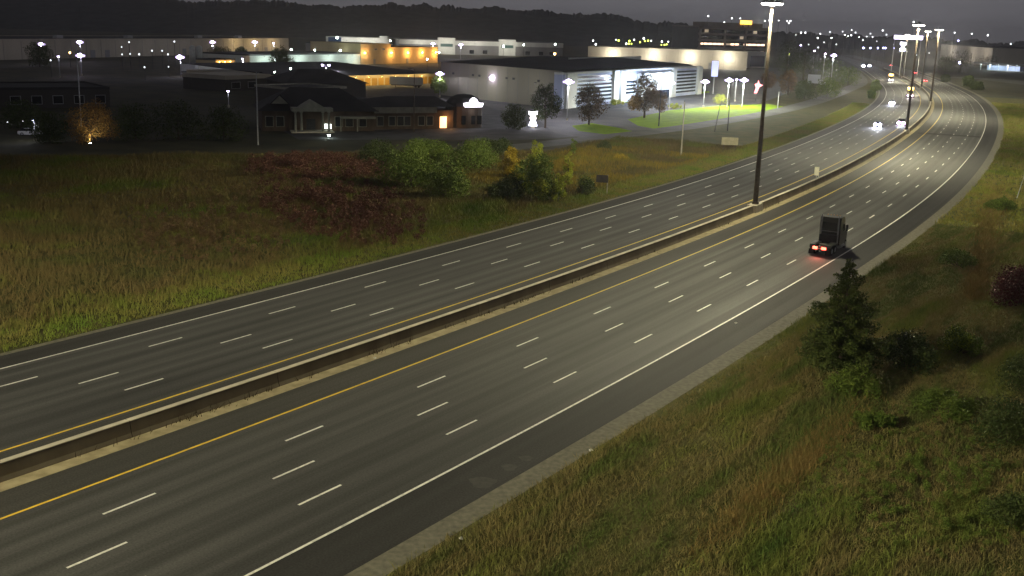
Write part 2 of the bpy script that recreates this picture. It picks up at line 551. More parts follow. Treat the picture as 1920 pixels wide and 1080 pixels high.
sheet('lawn', [(p.x, p.y) for p in (G(1176, 224), G(1255, 207), G(1360, 198), G(1440, 195), G(1492, 204), G(1430, 221), G(1330, 236), G(1240, 244), G(1196, 236))], 0.045, M_lawn)
sheet('lawn_patch', [(p.x, p.y) for p in (G(1072, 236), G(1110, 231), G(1160, 240), G(1198, 249), G(1150, 254), G(1085, 246))], 0.045, M_lawn)
sheet('lawn_strip', [(p.x, p.y) for p in (G(1140, 188), G(1170, 184), G(1240, 178), G(1330, 171), G(1330, 174), G(1240, 184), G(1150, 196))], 0.048, M_lawn)
polyribbon('side_road', [G(1790, 146), G(1860, 148), G(1930, 157), G(2050, 170)], 26, 0.03, M_svc)

M_bankg = mat('bank_soil', (0.075, 0.085, 0.026), (0.145, 0.125, 0.055), scale=0.5, rough=0.98, spec=0.05, bump=0.3, detail=9)
M_fieldg = mat('field_soil', (0.050, 0.058, 0.020), (0.090, 0.078, 0.034), scale=0.25, rough=0.98, spec=0.05, bump=0.3, detail=9)
ribbon('bank_ground', 18.95, 75, -60, 520, 0.012, M_bankg, nu=4, kind='structure')
ribbon('field_ground', -MED - 4 * W - 40, -MED - 4 * W - 3.35, -60, 620, 0.012, M_fieldg, nu=4, kind='structure')

# ------------------------------------------------------------------ grass (stuff)
def grass(name, label, pts, hmin, hmax, wid, m, blades=3, lean=0.35, hmul=None):
    n = len(pts)
    r_ = rng
    base = np.repeat(pts, blades, 0) + np.c_[r_.normal(0, 0.16, (n * blades, 2)), np.zeros(n * blades)]
    h = r_.uniform(hmin, hmax, n * blades)
    if hmul is not None:
        h = h * np.repeat(hmul, blades)
    a = r_.uniform(0, 2 * math.pi, n * blades)
    ww = wid * r_.uniform(0.6, 1.4, n * blades) / 2
    dx, dy = np.cos(a) * ww, np.sin(a) * ww
    la, ll = r_.uniform(0, 2 * math.pi, n * blades), np.abs(r_.normal(0, lean, n * blades)) * h
    V = np.empty((n * blades, 3, 3))
    V[:, 0] = base - np.c_[dx, dy, np.full(len(h), 0.03)]
    V[:, 1] = base + np.c_[dx, dy, np.full(len(h), -0.03)]
    V[:, 2] = base + np.c_[np.cos(la) * ll, np.sin(la) * ll, h]
    F = np.arange(n * blades * 3).reshape(-1, 3)
    o = link(name, np_mesh(name, V.reshape(-1, 3), F, m))
    return tag(o, label, 'grass', kind='stuff')

def scatter_su(n, s0, s1, u0, u1, keep=None):
    s, u = rng.uniform(s0, s1, n), rng.uniform(u0, u1, n)
    if keep is not None:
        k = keep(s, u); s, u = s[k], u[k]
    x, y = R(s, u)
    return np.c_[x, y, np.zeros(len(x))], s, u

def vnoise(x, y, sc, seed=0):
    g_ = np.random.default_rng(seed).uniform(0, 1, (64, 64))
    X, Y = x / sc, y / sc
    i, j = np.floor(X).astype(int), np.floor(Y).astype(int)
    fx, fy = X - i, Y - j
    fx, fy = fx * fx * (3 - 2 * fx), fy * fy * (3 - 2 * fy)
    q = lambda a, b: g_[a % 64, b % 64]
    return (q(i, j) * (1 - fx) + q(i + 1, j) * fx) * (1 - fy) + (q(i, j + 1) * (1 - fx) + q(i + 1, j + 1) * fx) * fy

ROT = RT(80)
def grass_mat(name, cols, scale=0.09, stretch=None):
    m = bpy.data.materials.new(name); m.use_nodes = True
    n, l = m.node_tree.nodes, m.node_tree.links
    b = n['Principled BSDF']; b.inputs['Roughness'].default_value = 0.9; b.inputs['Specular IOR Level'].default_value = 0.05
    geo = n.new('ShaderNodeNewGeometry'); mp = n.new('ShaderNodeMapping')
    if stretch: mp.inputs['Scale'].default_value = stretch[0]; mp.inputs['Rotation'].default_value = (0, 0, stretch[1])
    no = n.new('ShaderNodeTexNoise'); no.inputs['Scale'].default_value = scale; no.inputs['Detail'].default_value = 7
    no.inputs['Roughness'].default_value = 0.62
    l.new(geo.outputs['Position'], mp.inputs[0]); l.new(mp.outputs[0], no.inputs['Vector'])
    ra = n.new('ShaderNodeValToRGB'); e = ra.color_ramp.elements
    for i, c in enumerate(cols):
        p = 0.30 + 0.40 * i / (len(cols) - 1)
        el = e[i] if i < 2 else e.new(p)
        el.position = p; el.color = (*c, 1)
    for i, c in enumerate(cols):
        e[i].position = 0.30 + 0.40 * i / (len(cols) - 1); e[i].color = (*c, 1)
    r2 = n.new('ShaderNodeValToRGB'); r2.color_ramp.elements[0].color = (0.82, 0.82, 0.82, 1); r2.color_ramp.elements[1].color = (1.18, 1.16, 1.12, 1)
    mx = n.new('ShaderNodeMix'); mx.data_type = 'RGBA'; mx.blend_type = 'MULTIPLY'; mx.inputs[0].default_value = 1.0
    l.new(no.outputs[0], ra.inputs[0]); l.new(geo.outputs['Random Per Island'], r2.inputs[0])
    l.new(ra.outputs[0], mx.inputs[6]); l.new(r2.outputs[0], mx.inputs[7]); l.new(mx.outputs[2], b.inputs['Base Color'])
    return m
MG_field = grass_mat('field_grass', [(0.070, 0.120, 0.022), (0.130, 0.145, 0.034), (0.150, 0.112, 0.050), (0.100, 0.098, 0.036), (0.125, 0.160, 0.030)], 0.06)
MG_edge = grass_mat('verge_grass', [(0.10, 0.165, 0.028), (0.165, 0.205, 0.040), (0.21, 0.185, 0.06), (0.125, 0.19, 0.030)], 0.13)
MG_right = grass_mat('slope_grass', [(0.078, 0.128, 0.030), (0.175, 0.195, 0.050), (0.225, 0.182, 0.080), (0.098, 0.140, 0.036), (0.205, 0.188, 0.068)], 0.24, ((0.16, 1.0, 1.0), 0.0))
_mp = MG_right.node_tree.nodes['Mapping']
_mp.vector_type = 'TEXTURE'
_mp.inputs['Scale'].default_value = (5.0, 1.0, 1.0)
_mp.inputs['Rotation'].default_value = (0, 0, math.pi / 2 - ROT)
MG_bend = grass_mat('bend_grass', [(0.12, 0.19, 0.032), (0.22, 0.25, 0.05), (0.27, 0.23, 0.075), (0.15, 0.22, 0.034)], 0.11)
MG_gold = grass_mat('goldenrod', [(0.16, 0.14, 0.03), (0.26, 0.19, 0.03), (0.13, 0.13, 0.03)], 0.2)

UL = -MED - 4 * W - 3.35
pts, s, u = scatter_su(150000, 10, 230, UL - 112, UL - 5, lambda s, u: (u > -62 - 72 * np.clip((190 - s) / 90, 0, 1.0)))
hm = 0.6 + 0.9 * vnoise(pts[:, 0], pts[:, 1], 9.0, 2)
grass('tall_meadow_grass', 'tall olive and brown meadow grass in the field beyond the highway', pts, 0.30, 0.90, 0.09, MG_field, 3, 0.75, hm)
pts, s, u = scatter_su(34000, 15, 420, UL - 6.5, UL - 0.15)
hm = 0.55 + 0.5 * np.clip((UL - u) / 5, 0, 1)
grass('verge_grass', 'short green verge grass beside the far shoulder', pts, 0.22, 0.6, 0.08, MG_edge, 3, 0.5, hm)
pts, s, u = scatter_su(9000, 140, 205, -58, UL - 6, lambda s, u: vnoise(s, u, 7.0, 9) > 0.35)
grass('goldenrod', 'yellow goldenrod and dry weeds around the pale verge sign', pts, 0.4, 1.0, 0.14, MG_gold, 3, 0.3)
UR = 18.95
pts, s, u = scatter_su(250000, 18, 150, UR + 0.1, UR + 38)
hm = 0.45 + 0.3 * np.clip((u - UR) / 3, 0, 1) + 2.0 * np.clip(vnoise(s * 0.22, u, 2.4, 4) - 0.42, 0, 1) + 0.5 * np.clip(vnoise(s, u, 0.9, 8) - 0.5, 0, 1)
grass('slope_grass', 'matted green and brown grass on the near bank', pts, 0.08, 0.36, 0.045, MG_right, 3, 0.9, hm)
pts, s, u = scatter_su(45000, 150, 470, UR + 0.1, UR + 32)
hm = 0.55 + 0.7 * vnoise(s * 0.4, u, 4.0, 6)
grass('bank_grass', 'green grass on the bank outside the bend of the highway', pts, 0.25, 0.7, 0.12, MG_bend, 3, 0.6, hm)
MG_lawn = grass_mat('lawn_grass', [(0.06, 0.10, 0.014), (0.10, 0.145, 0.022)], 0.3)

# ------------------------------------------------------------------ trees and shrubs
LEAF = {
    'green': mat('leaf_green', (0.072, 0.120, 0.018), (0.135, 0.180, 0.030), scale=0.8, rough=0.7, spec=0.2, island=True),
    'dark': mat('leaf_dark', (0.034, 0.056, 0.015), (0.070, 0.092, 0.024), scale=0.8, rough=0.7, spec=0.2, island=True),
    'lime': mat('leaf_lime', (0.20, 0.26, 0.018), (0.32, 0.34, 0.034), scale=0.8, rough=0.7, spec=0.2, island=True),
    'yellow': mat('leaf_yellow', (0.27, 0.20, 0.012), (0.40, 0.30, 0.02), scale=0.8, rough=0.7, spec=0.2, island=True),
    'red': mat('leaf_red', (0.085, 0.034, 0.028), (0.13, 0.062, 0.040), scale=0.3, rough=0.7, spec=0.2, island=True),
    'crimson': mat('leaf_crimson', (0.065, 0.014, 0.018), (0.11, 0.026, 0.030), scale=0.3, rough=0.7, spec=0.2, island=True),
    'brown': mat('leaf_brown', (0.085, 0.055, 0.030), (0.15, 0.095, 0.05), scale=0.6, rough=0.7, spec=0.2, island=True),
    'orange': mat('leaf_orange', (0.22, 0.12, 0.03), (0.32, 0.19, 0.05), scale=0.6, rough=0.7, spec=0.2, island=True),
    'pine': mat('needles', (0.045, 0.068, 0.017), (0.085, 0.105, 0.026), scale=0.8, rough=0.7, spec=0.15, island=True),
}

def leaves(centers, radii, n, size, squash=1.0):
    """leaf quads spread through a set of clumps, denser toward each clump's shell"""
    centers, radii = np.array(centers, float), np.array(radii, float)
    w = radii ** 2; w /= w.sum()
    idx = rng.choice(len(centers), n, p=w)
    d = rng.normal(size=(n, 3)); d /= np.linalg.norm(d, axis=1)[:, None]
    rr = rng.uniform(0.35, 1.0, n) ** 0.5 * (1 + 0.12 * rng.normal(size=n))
    P = centers[idx] + d * (radii[idx] * rr)[:, None] * np.array([1, 1, squash])
    P[:, 2] = np.maximum(P[:, 2], 0.05)
    nrm = d * 0.6 + rng.normal(size=(n, 3)) * 0.7
    nrm /= np.linalg.norm(nrm, axis=1)[:, None]
    a = np.cross(nrm, rng.normal(size=(n, 3))); a /= np.linalg.norm(a, axis=1)[:, None]
    b = np.cross(nrm, a)
    sz = size * rng.uniform(0.6, 1.4, n)[:, None] / 2
    V = np.stack([P - a * sz, P - b * sz * 0.6, P + a * sz, P + b * sz * 0.6], 1).reshape(-1, 3)
    return V, np.arange(n * 4).reshape(-1, 4)

def tree(name, label, pos, h, wid, leaf, n=2500, size=0.35, trunk=0.3, group=None, bare=0.25, lean=0.0, cat='tree', accent=None, nclump=16):
    t = thing(name, label, cat, (pos.x, pos.y, 0), rng.uniform(0, 6.28), group)
    mb = MB()
    tr = max(0.05, h * 0.018)
    tops = []
    mb.tube([(0, 0, -0.1), (lean * h * 0.3, 0, h * bare), (lean * h * 0.7, 0.02 * h, h * 0.6), (lean * h, 0, h * 0.88)], [tr * 1.5, tr, tr * 0.6, tr * 0.15], 7)
    cl, rad = [], []
    for k in range(nclump):
        f_ = (k + 0.5) / nclump
        z = h * (bare + (0.97 - bare) * f_ * 0.94)
        env = math.sin(math.pi * min(1, 0.22 + 0.70 * f_)) ** 0.7
        a = k * 2.4 + rng.uniform(-0.5, 0.5)
        r_ = wid / 2 * env * rng.uniform(0.35, 0.72)
        c = (math.cos(a) * r_ + lean * z, math.sin(a) * r_, z)
        cl.append(c); rad.append(wid * 0.5 * env * rng.uniform(0.36, 0.55) + 0.05)
        if k % 2 == 0:
            z0 = max(h * bare * 0.8, z - 0.18 * h)
            mb.tube([(lean * z0, 0, z0), ((c[0] + lean * z0) * 0.5, c[1] * 0.5, (z0 + z) / 2 + 0.02 * h), c], [tr * 0.45, tr * 0.3, tr * 0.08], 5)
    mb.build('trunk', M_bark, t)
    n, size = int(n * 2.2), size * 0.66
    V, F = leaves(cl, rad, n, size)
    link('crown', np_mesh('crown', V, F, LEAF[leaf]), t)
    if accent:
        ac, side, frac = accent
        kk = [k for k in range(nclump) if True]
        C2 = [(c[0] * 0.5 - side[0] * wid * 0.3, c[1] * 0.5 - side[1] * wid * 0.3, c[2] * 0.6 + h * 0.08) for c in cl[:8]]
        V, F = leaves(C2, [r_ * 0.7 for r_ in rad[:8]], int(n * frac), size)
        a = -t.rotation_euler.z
        o = link('accent_foliage', np_mesh('accent_foliage', V, F, LEAF[ac]), t)  # second leaf colour set on one side of the crown
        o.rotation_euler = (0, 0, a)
    return t

def shrub(name, label, pos, h, wid, leaf, n=1800, size=0.3, group=None, cat='shrub', depth=None, nclump=9, leaf2=None):
    t = thing(name, label, cat, (pos.x, pos.y, 0), 0, group)
    depth = depth or wid
    mb = MB(); cl, rad = [], []
    for k in range(nclump):
        a = k * 2.4 + rng.uniform(-0.4, 0.4)
        q = math.sqrt((k + 0.5) / nclump)
        x, y = math.cos(a) * q * wid * 0.34, math.sin(a) * q * depth * 0.34
        z = h * (0.68 - 0.42 * q * q) * rng.uniform(0.75, 1.18)
        cl.append((x, y, z)); rad.append(min(h * 0.36, wid * 0.26) * rng.uniform(0.75, 1.2))
        mb.tube([(x * 0.15, y * 0.15, -0.05), (x * 0.6, y * 0.6, z * 0.55), (x, y, z)], [0.05, 0.035, 0.012], 5)
    mb.build('stems', M_bark, t)
    n, size = int(n * 2.2), size * 0.66
    V, F = leaves(cl, rad, n, size)
    link('foliage', np_mesh('foliage', V, F, LEAF[leaf]), t)
    if leaf2:
        V, F = leaves(cl[: nclump // 2], rad[: nclump // 2], n // 3, size)
        link('leaves', np_mesh('leaves', V, F, LEAF[leaf2]), t)
    return t

def conifer(name, label, pos, h, wid, leaf='pine', n=5000, size=0.28, group=None, cat='tree', tiers=15):
    t = thing(name, label, cat, (pos.x, pos.y, 0), rng.uniform(0, 6.28), group)
    mb = MB()
    mb.tube([(0, 0, -0.1), (0, 0, h * 0.5), (0, 0, h * 0.98)], [h * 0.020, h * 0.013, 0.02], 7)
    cl, rad = [], []
    for k in range(tiers):
        f_ = k / (tiers - 1)
        z = h * (0.10 + 0.86 * f_)
        rr = wid / 2 * (1 - f_) ** 0.75 + 0.25
        nb = max(3, int(7 * (1 - f_) + 3))
        for j in range(nb):
            a = j * 2 * math.pi / nb + k * 1.1 + rng.uniform(-0.3, 0.3)
            ln = rr * rng.uniform(0.6, 1.15)
            up_ = rng.uniform(0.05, 0.38)
            tip = (math.cos(a) * ln, math.sin(a) * ln, z + ln * up_)
            mb.tube([(0, 0, z), tip], [0.04, 0.012], 4, cap=False)
            for q in (0.45, 0.75, 1.0):
                cl.append((tip[0] * q, tip[1] * q, z + ln * up_ * q)); rad.append(0.10 * h * (0.35 + 0.65 * (1 - f_)) * (1.15 - 0.4 * q) * 0.62 + 0.08)
    for q in (0.80, 0.86, 0.91, 0.96, 1.0):
        cl.append((rng.normal(0, 0.02) * h, rng.normal(0, 0.02) * h, h * q)); rad.append(h * 0.075 * (1.45 - q))
    mb.build('trunk', M_bark, t)
    V, F = leaves(cl, rad, int(n * 2.2), size * 0.62, 0.85)
    link('crown', np_mesh('crown', V, F, LEAF[leaf]), t)
    return t

# --- shrubs in the field beyond the far carriageway
GS = 'dark green shrubs in the field'
shrub('wide_shrub', 'broad dark green shrub nearest the red sumac in the far field', G(770, 352), 6.4, 10.5, 'green', 3600, 0.42, GS, nclump=14)
shrub('wide_shrub', 'rounded green shrub standing nearest the shoulder at the thicket edge', G(838, 372), 5.6, 7.5, 'green', 3000, 0.40, GS, nclump=12)
shrub('wide_shrub', 'dark shrub at the back of the thicket below the house columns', G(712, 312), 4.6, 9.0, 'dark', 2500, 0.42, GS, nclump=12)
shrub('wide_shrub', 'dark green shrub at the back of the thicket below the lit entrance', G(800, 300), 4.2, 12.0, 'green', 3000, 0.42, GS, nclump=14)
shrub('wide_shrub', 'dark green shrub behind the yellow tree', G(890, 318), 5.4, 10.0, 'green', 3000, 0.42, GS, nclump=13)
shrub('wide_shrub', 'low dark shrub between the thicket and the restaurant lot', G(930, 290), 3.4, 11.0, 'dark', 2200, 0.42, GS, nclump=12)
shrub('wide_shrub', 'dark shrub in front of the lime green saplings', G(950, 375), 3.6, 6.5, 'dark', 2400, 0.36, GS, nclump=11)
tree('yellow_tree', 'small bright yellow autumn tree in the green thicket', G(958, 338), 6.0, 3.3, 'yellow', 1500, 0.36, bare=0.15, nclump=10)
tree('sapling', 'pale lime green sapling just behind the yellow tree', G(1003, 330), 6.4, 3.6, 'lime', 1300, 0.36, bare=0.12, nclump=10, group='saplings in the thicket')
tree('sapling', 'leafy green sapling beside the small path at the shoulder', G(1018, 378), 7.4, 5.2, 'green', 2400, 0.38, bare=0.08, accent=('lime', (0.2, 0.5), 0.35), nclump=14, group='saplings in the thicket')
tree('sapling', 'bright lime sapling nearest the round dark bush', G(1046, 380), 4.6, 2.4, 'lime', 1200, 0.32, bare=0.05, nclump=9, group='saplings in the thicket')
tree('sapling', 'tall thin yellow green sapling at the open end of the thicket', G(1064, 352), 6.2, 2.4, 'lime', 1000, 0.34, bare=0.1, nclump=9, group='saplings in the thicket')
tree('sapling', 'mid green sapling between the yellow tree and the back shrubs', G(985, 362), 5.6, 5.0, 'green', 2000, 0.38, bare=0.06, nclump=12, group='saplings in the thicket', accent=('lime', (0.3, 0.3), 0.4))
shrub('round_bush', 'round dark green bush beside the dark roadside sign', G(1099, 366), 2.9, 3.4, 'dark', 1500, 0.28, nclump=8, leaf2='green')
shrub('low_bush', 'low dark bush in the open grass near the service road', G(1133, 282), 2.0, 4.2, 'dark', 900, 0.3, nclump=7)
tree('slim_tree', 'slim dark sapling at the service road corner behind the thicket', G(1075, 292), 3.6, 1.7, 'green', 600, 0.3, bare=0.1, nclump=7)
shrub('goldenrod_clump', 'bright yellow wildflower clump in the grass below the service road', G(1163, 300), 1.2, 4.6, 'yellow', 800, 0.22, nclump=9, depth=2.0)
# red sumac thicket: one mass
def mass(name, label, region, n, hmin, hmax, leaf, size, cat='thicket'):
    pts = []
    while len(pts) < n:
        p = region()
        if p is not None: pts.append(p)
    C = np.array([(p[0], p[1], p[2] * rng.uniform(0.35, 0.8)) for p in pts])
    V, F = leaves(C, np.array([p[2] * 0.42 for p in pts]), n * 90, size * 0.62)
    o = link(name, np_mesh(name, V, F, LEAF[leaf]))
    return tag(o, label, cat, kind='stuff')
def px_blob(cx, cy, rx, ry, hmin, hmax, tilt=0.0):
    def f_():
        a, q = rng.uniform(0, 2 * math.pi), math.sqrt(rng.uniform(0, 1))
        x, y = rx * q * math.cos(a), ry * q * math.sin(a)
        g_ = G(cx + x, cy + y + tilt * x)
        return (g_.x, g_.y, rng.uniform(hmin, hmax) * (1.1 - 0.5 * q))
    return f_
mass('red_sumac', 'dull red sumac thicket filling the middle of the far field', px_blob(640, 395, 165, 62, 0.7, 1.9, 0.18), 430, 1, 2, 'red', 0.34)
mass('red_sumac', 'darker red sumac strip behind the meadow below the house', px_blob(590, 318, 150, 24, 1.6, 2.8), 260, 1, 2, 'red', 0.38)
mass('weed_patch', 'brown dry weeds between the meadow and the sumac', px_blob(420, 420, 190, 75, 0.6, 1.4, -0.05), 300, 1, 2, 'brown', 0.26)

# --- near bank
conifer('pine_tree', 'dark pine tree rising on the near bank below the truck', G(1572, 706), 8.9, 6.4, 'pine', 13000, 0.27, tiers=15)
GB = 'shrubs on the near bank'
shrub('bank_shrub', 'dark shrub just right of the pine on the near bank', G(1700, 690), 3.0, 5.5, 'dark', 2800, 0.24, GB, nclump=12)
shrub('bank_shrub', 'low green shrub at the foot of the pine', G(1600, 735), 1.8, 4.6, 'green', 2200, 0.2, GB, nclump=11)
shrub('bank_shrub', 'pale green shrub upslope from the tilted dark panel', G(1800, 660), 1.9, 4.6, 'green', 2000, 0.22, GB, nclump=11, leaf2='lime')
shrub('bank_shrub', 'large dark shrub halfway down the right picture edge', G(1890, 830), 3.2, 5.0, 'dark', 4200, 0.2, GB, nclump=14)
shrub('bank_shrub', 'olive shrub between the pine and the right picture edge', G(1770, 775), 1.7, 5.2, 'green', 2600, 0.19, GB, nclump=12)
shrub('bank_shrub', 'tall dark shrub at the right picture edge below the crimson sumac', G(1925, 740), 3.6, 4.6, 'dark', 3200, 0.22, GB, nclump=12)
shrub('bank_shrub', 'dark shrub in the bottom right corner of the bank', G(1900, 985), 1.9, 3.6, 'dark', 3400, 0.17, GB, nclump=12)
shrub('bank_shrub', 'low brown-green shrub below the pine on the slope', G(1640, 800), 1.1, 3.6, 'green', 1600, 0.18, GB, nclump=10)
shrub('bank_shrub', 'green shrub in the ditch line above the crimson sumac', G(1800, 500), 2.0, 5.0, 'green', 1500, 0.26, GB, nclump=10)
shrub('bank_shrub', 'dark green shrub in the ditch beside the bend', G(1875, 395), 2.0, 6.0, 'green', 1500, 0.3, GB, nclump=10)
shrub('crimson_bush', 'deep crimson sumac bush at the right picture edge', G(1918, 572), 4.2, 6.5, 'crimson', 4200, 0.3, nclump=14)
mass('bank_weeds', 'low leafy weeds covering the lower right bank', px_blob(1760, 900, 230, 150, 0.25, 0.7), 620, 1, 2, 'green', 0.10, 'weeds')
_t = np.clip(rng.normal(0.5, 0.27, 4200), -0.15, 1.15)
_q = [G(1345 + 270 * a + b, 1005 - 245 * a + c) for a, b, c in zip(_t, rng.normal(0, 16, 4200), rng.normal(0, 15, 4200))]
_p = np.array([(p_.x, p_.y, 0.0) for p_ in _q])
MG_dry = grass_mat('dry_grass', [(0.17, 0.145, 0.05), (0.26, 0.18, 0.07), (0.15, 0.15, 0.045)], 0.5)
grass('dry_grass_strip', 'orange brown dry grass in a strip running down the near bank', _p, 0.12, 0.5, 0.04, MG_dry, 3, 0.8)
_t = rng.uniform(0, 1, 2600)
_q = [G(1868 - 40 * a + b, 350 + 215 * a) for a, b in zip(_t, rng.normal(0, 13, 2600))]
_p = np.array([(p_.x, p_.y, 0.0) for p_ in _q])
grass('tan_grass_strip', 'tan dry grass strip beside the crimson sumac bush', _p, 0.25, 0.8, 0.07, MG_dry, 3, 0.7)
pts, _a, _b = scatter_su(420, 15, 170, -4.05, -3.75, lambda s, u: vnoise(s, u, 5.0, 3) > 0.45)
grass('gutter_weeds', 'sparse dry weeds along the foot of the median barrier', pts, 0.15, 0.55, 0.06, grass_mat('dead_weeds', [(0.04, 0.032, 0.018), (0.09, 0.07, 0.035)], 0.5), 3, 0.7)
# tilted dark panel half hidden beside the pine
pp = G(1690, 662)
t = thing('fallen_panel', 'dark tilted panel with a pale edge lying in shrubs beside the pine', 'panel', (pp.x, pp.y, 1.1), 0.9)
b_ = MB().box(-0.9, 0.9, -0.05, 0.05, -0.5, 0.5).build('board', M_dark, t); b_.rotation_euler = (0.7, 0.5, 0)
b_ = MB().box(-0.9, 0.9, -0.07, 0.07, 0.503, 0.58).build('edge_trim', M_galv, t); b_.rotation_euler = (0.7, 0.5, 0)
MB().box(-0.06, 0.06, -0.06, 0.06, -1.1, -0.1).build('post', M_galv, t)

# ------------------------------------------------------------------ high mast lights in the median
def batwing(ld, n_exp=2.0, cut=0.27, width=0.09, cmin=0.02):
    """luminaire distribution of a street light: more light thrown outward, cut off near the horizontal"""
    ld.use_nodes = True
    n, l = ld.node_tree.nodes, ld.node_tree.links
    em = n['Emission']
    tc = n.new('ShaderNodeTexCoord'); sp = n.new('ShaderNodeSeparateXYZ')
    l.new(tc.outputs['Normal'], sp.inputs[0])
    def mth(op, a, b=None):
        x = n.new('ShaderNodeMath'); x.operation = op
        for k, q in enumerate((a, b)):
            if q is None: continue
            if isinstance(q, (int, float)): x.inputs[k].default_value = q
            else: l.new(q, x.inputs[k])
        return x.outputs[0]
    c = mth('MULTIPLY', sp.outputs['Z'], -1.0)
    g_ = mth('POWER', mth('MAXIMUM', c, cmin), -n_exp)
    r_ = n.new('ShaderNodeMapRange'); r_.interpolation_type = 'SMOOTHSTEP'
    r_.inputs[1].default_value, r_.inputs[2].default_value = cut - width, cut + width
    r_.inputs[3].default_value, r_.inputs[4].default_value = 0.0, 1.0
    l.new(c, r_.inputs[0])
    l.new(mth('MULTIPLY', g_, r_.outputs[0]), em.inputs['Strength'])

def high_mast(s, label, H=28.6, power=MAST_W):
    x, y = R(s, -4.42)
    t = thing('high_mast_light', label, 'light mast', (float(x), float(y), 0), -RT(s), 'high mast lights along the median')
    MB().box(-0.75, 0.75, -1.6, 1.6, 0.0, 1.10, 0.08).build('pedestal', M_conc, t)
    MB().tube([(0, 0, 1.08), (0, 0, 1.45)], 0.52, 12).build('base_flange', M_steel, t)
    MB().tube([(0, 0, 1.2), (0, 0, 10), (0, 0, 20), (0, 0, H)], [0.38, 0.31, 0.24, 0.17], 12).build('pole', M_steel, t, True)
    MB().box(-0.2, 0.2, 0.36, 0.42, 2.2, 3.0).build('hand_hole_cover', M_galv, t)
    hub = MB().tube([(0, 0, H - 1.0), (0, 0, H + 0.3)], 0.42, 10)
    ring = [(1.15 * math.cos(k * math.pi / 8), 1.15 * math.sin(k * math.pi / 8), H - 0.4) for k in range(17)]
    hub.tube(ring, 0.05, 6, False)
    for k in range(4):
        a = k * math.pi / 2
        hub.tube([(0, 0, H - 0.4), (1.15 * math.cos(a), 1.15 * math.sin(a), H - 0.4)], 0.045, 5)
    hub.build('lowering_ring', M_galv, t)
    for k in range(8):
        a = k * math.pi / 4 + 0.2
        cx_, cy_ = 1.1 * math.cos(a), 1.1 * math.sin(a)
        lum = MB().tube([(cx_, cy_, H - 0.55), (cx_, cy_, H - 0.15)], [0.42, 0.22], 10).build('luminaire', M_galv, t)
        MB().ball((cx_, cy_, H - 0.60), 0.40, 10, 0.5).build('lens', M_mast, lum)
    o = lamp('mast_lamp', t, (0, 0, H - 1.3), power, MAST_COL, 1.4)
    batwing(o.data)
    return t
high_mast(-7, 'tall brown mast light out of the picture on the left of the near median', power=MAST_W * 1.12)
high_mast(143.5, 'nearest tall brown light mast rising from the concrete median barrier', H=29.4)
high_mast(295, 'second tall light mast along the median beside the oncoming headlights')
high_mast(440, 'third tall light mast standing on the median in the bend')
high_mast(572, 'fourth tall light mast farthest along the median')
high_mast(720, 'fifth distant light mast beyond the bend', H=27)

# ------------------------------------------------------------------ lamp posts and small lights of the industrial park
LED, GRN, SOD = (0.90, 0.90, 1.0), (0.80, 1.0, 0.90), (1.0, 0.52, 0.15)
def lamp_post(label, px, py, z, power=2500, lens=None, col=LED, r=0.42, group='parking lot lamp posts', name='lamp_post', arms=1, polemat=None, hide_base=0.0):
    p = G(px, py, z)
    t = thing(name, label, 'lamp post', (p.x, p.y, 0), 0, group)
    MB().tube([(0, 0, hide_base), (0, 0, z * 0.5), (0, 0, z + 0.35)], [0.14, 0.11, 0.08], 8).build('pole', polemat or M_galv, t)
    MB().tube([(0, 0, 0), (0, 0, 0.7)], 0.28, 10).build('footing', M_conc, t)
    for k in range(arms):
        dx = 0.0 if arms == 1 else (-1.3 if k == 0 else 1.3)
        h_ = MB().box(dx - 0.5, dx + 0.5, -0.75, 0.25, z + 0.12, z + 0.30, 0.05)
        h_.tube([(0, 0, z + 0.25), (dx, -0.2, z + 0.25)], 0.05, 6)
        hd = h_.build('lamp_head', M_dark, t)
        if r > 0.5 and lens is None:
            MB().ball((dx, -0.30 - r * 0.4, z), r * 0.95, 12, 0.8).build('lens', M_led, hd)  # lens oversized to take in the lamp's bloom
            for sd in (-1, 1):  # side heads added so the bloom of the lamp spreads wider
                MB().tube([(0, 0, z + 0.25), (dx + sd * r * 1.25, -0.2, z + 0.25)], 0.05, 6).build('added_side_arm', M_dark, t)
                sh = MB().box(dx + sd * r * 1.25 - 0.4, dx + sd * r * 1.25 + 0.4, -0.6, 0.2, z + 0.2, z + 0.36, 0.05).build('lamp_head', M_dark, t)
                MB().ball((dx + sd * r * 1.25, -0.25, z - 0.05), r * 0.62, 10, 0.8).build('lens', M_bloom, sh)
        else:
            MB().ball((dx, -0.30, z), r, 10, 0.75).build('lens', lens or M_led, hd)
    if power:
        o = lamp('post_lamp', t, (0, -0.35, z - r * 1.5 - 0.4), power, col, 0.5)
        batwing(o.data, 1.0, -0.05, 0.06, 0.3)
    return t
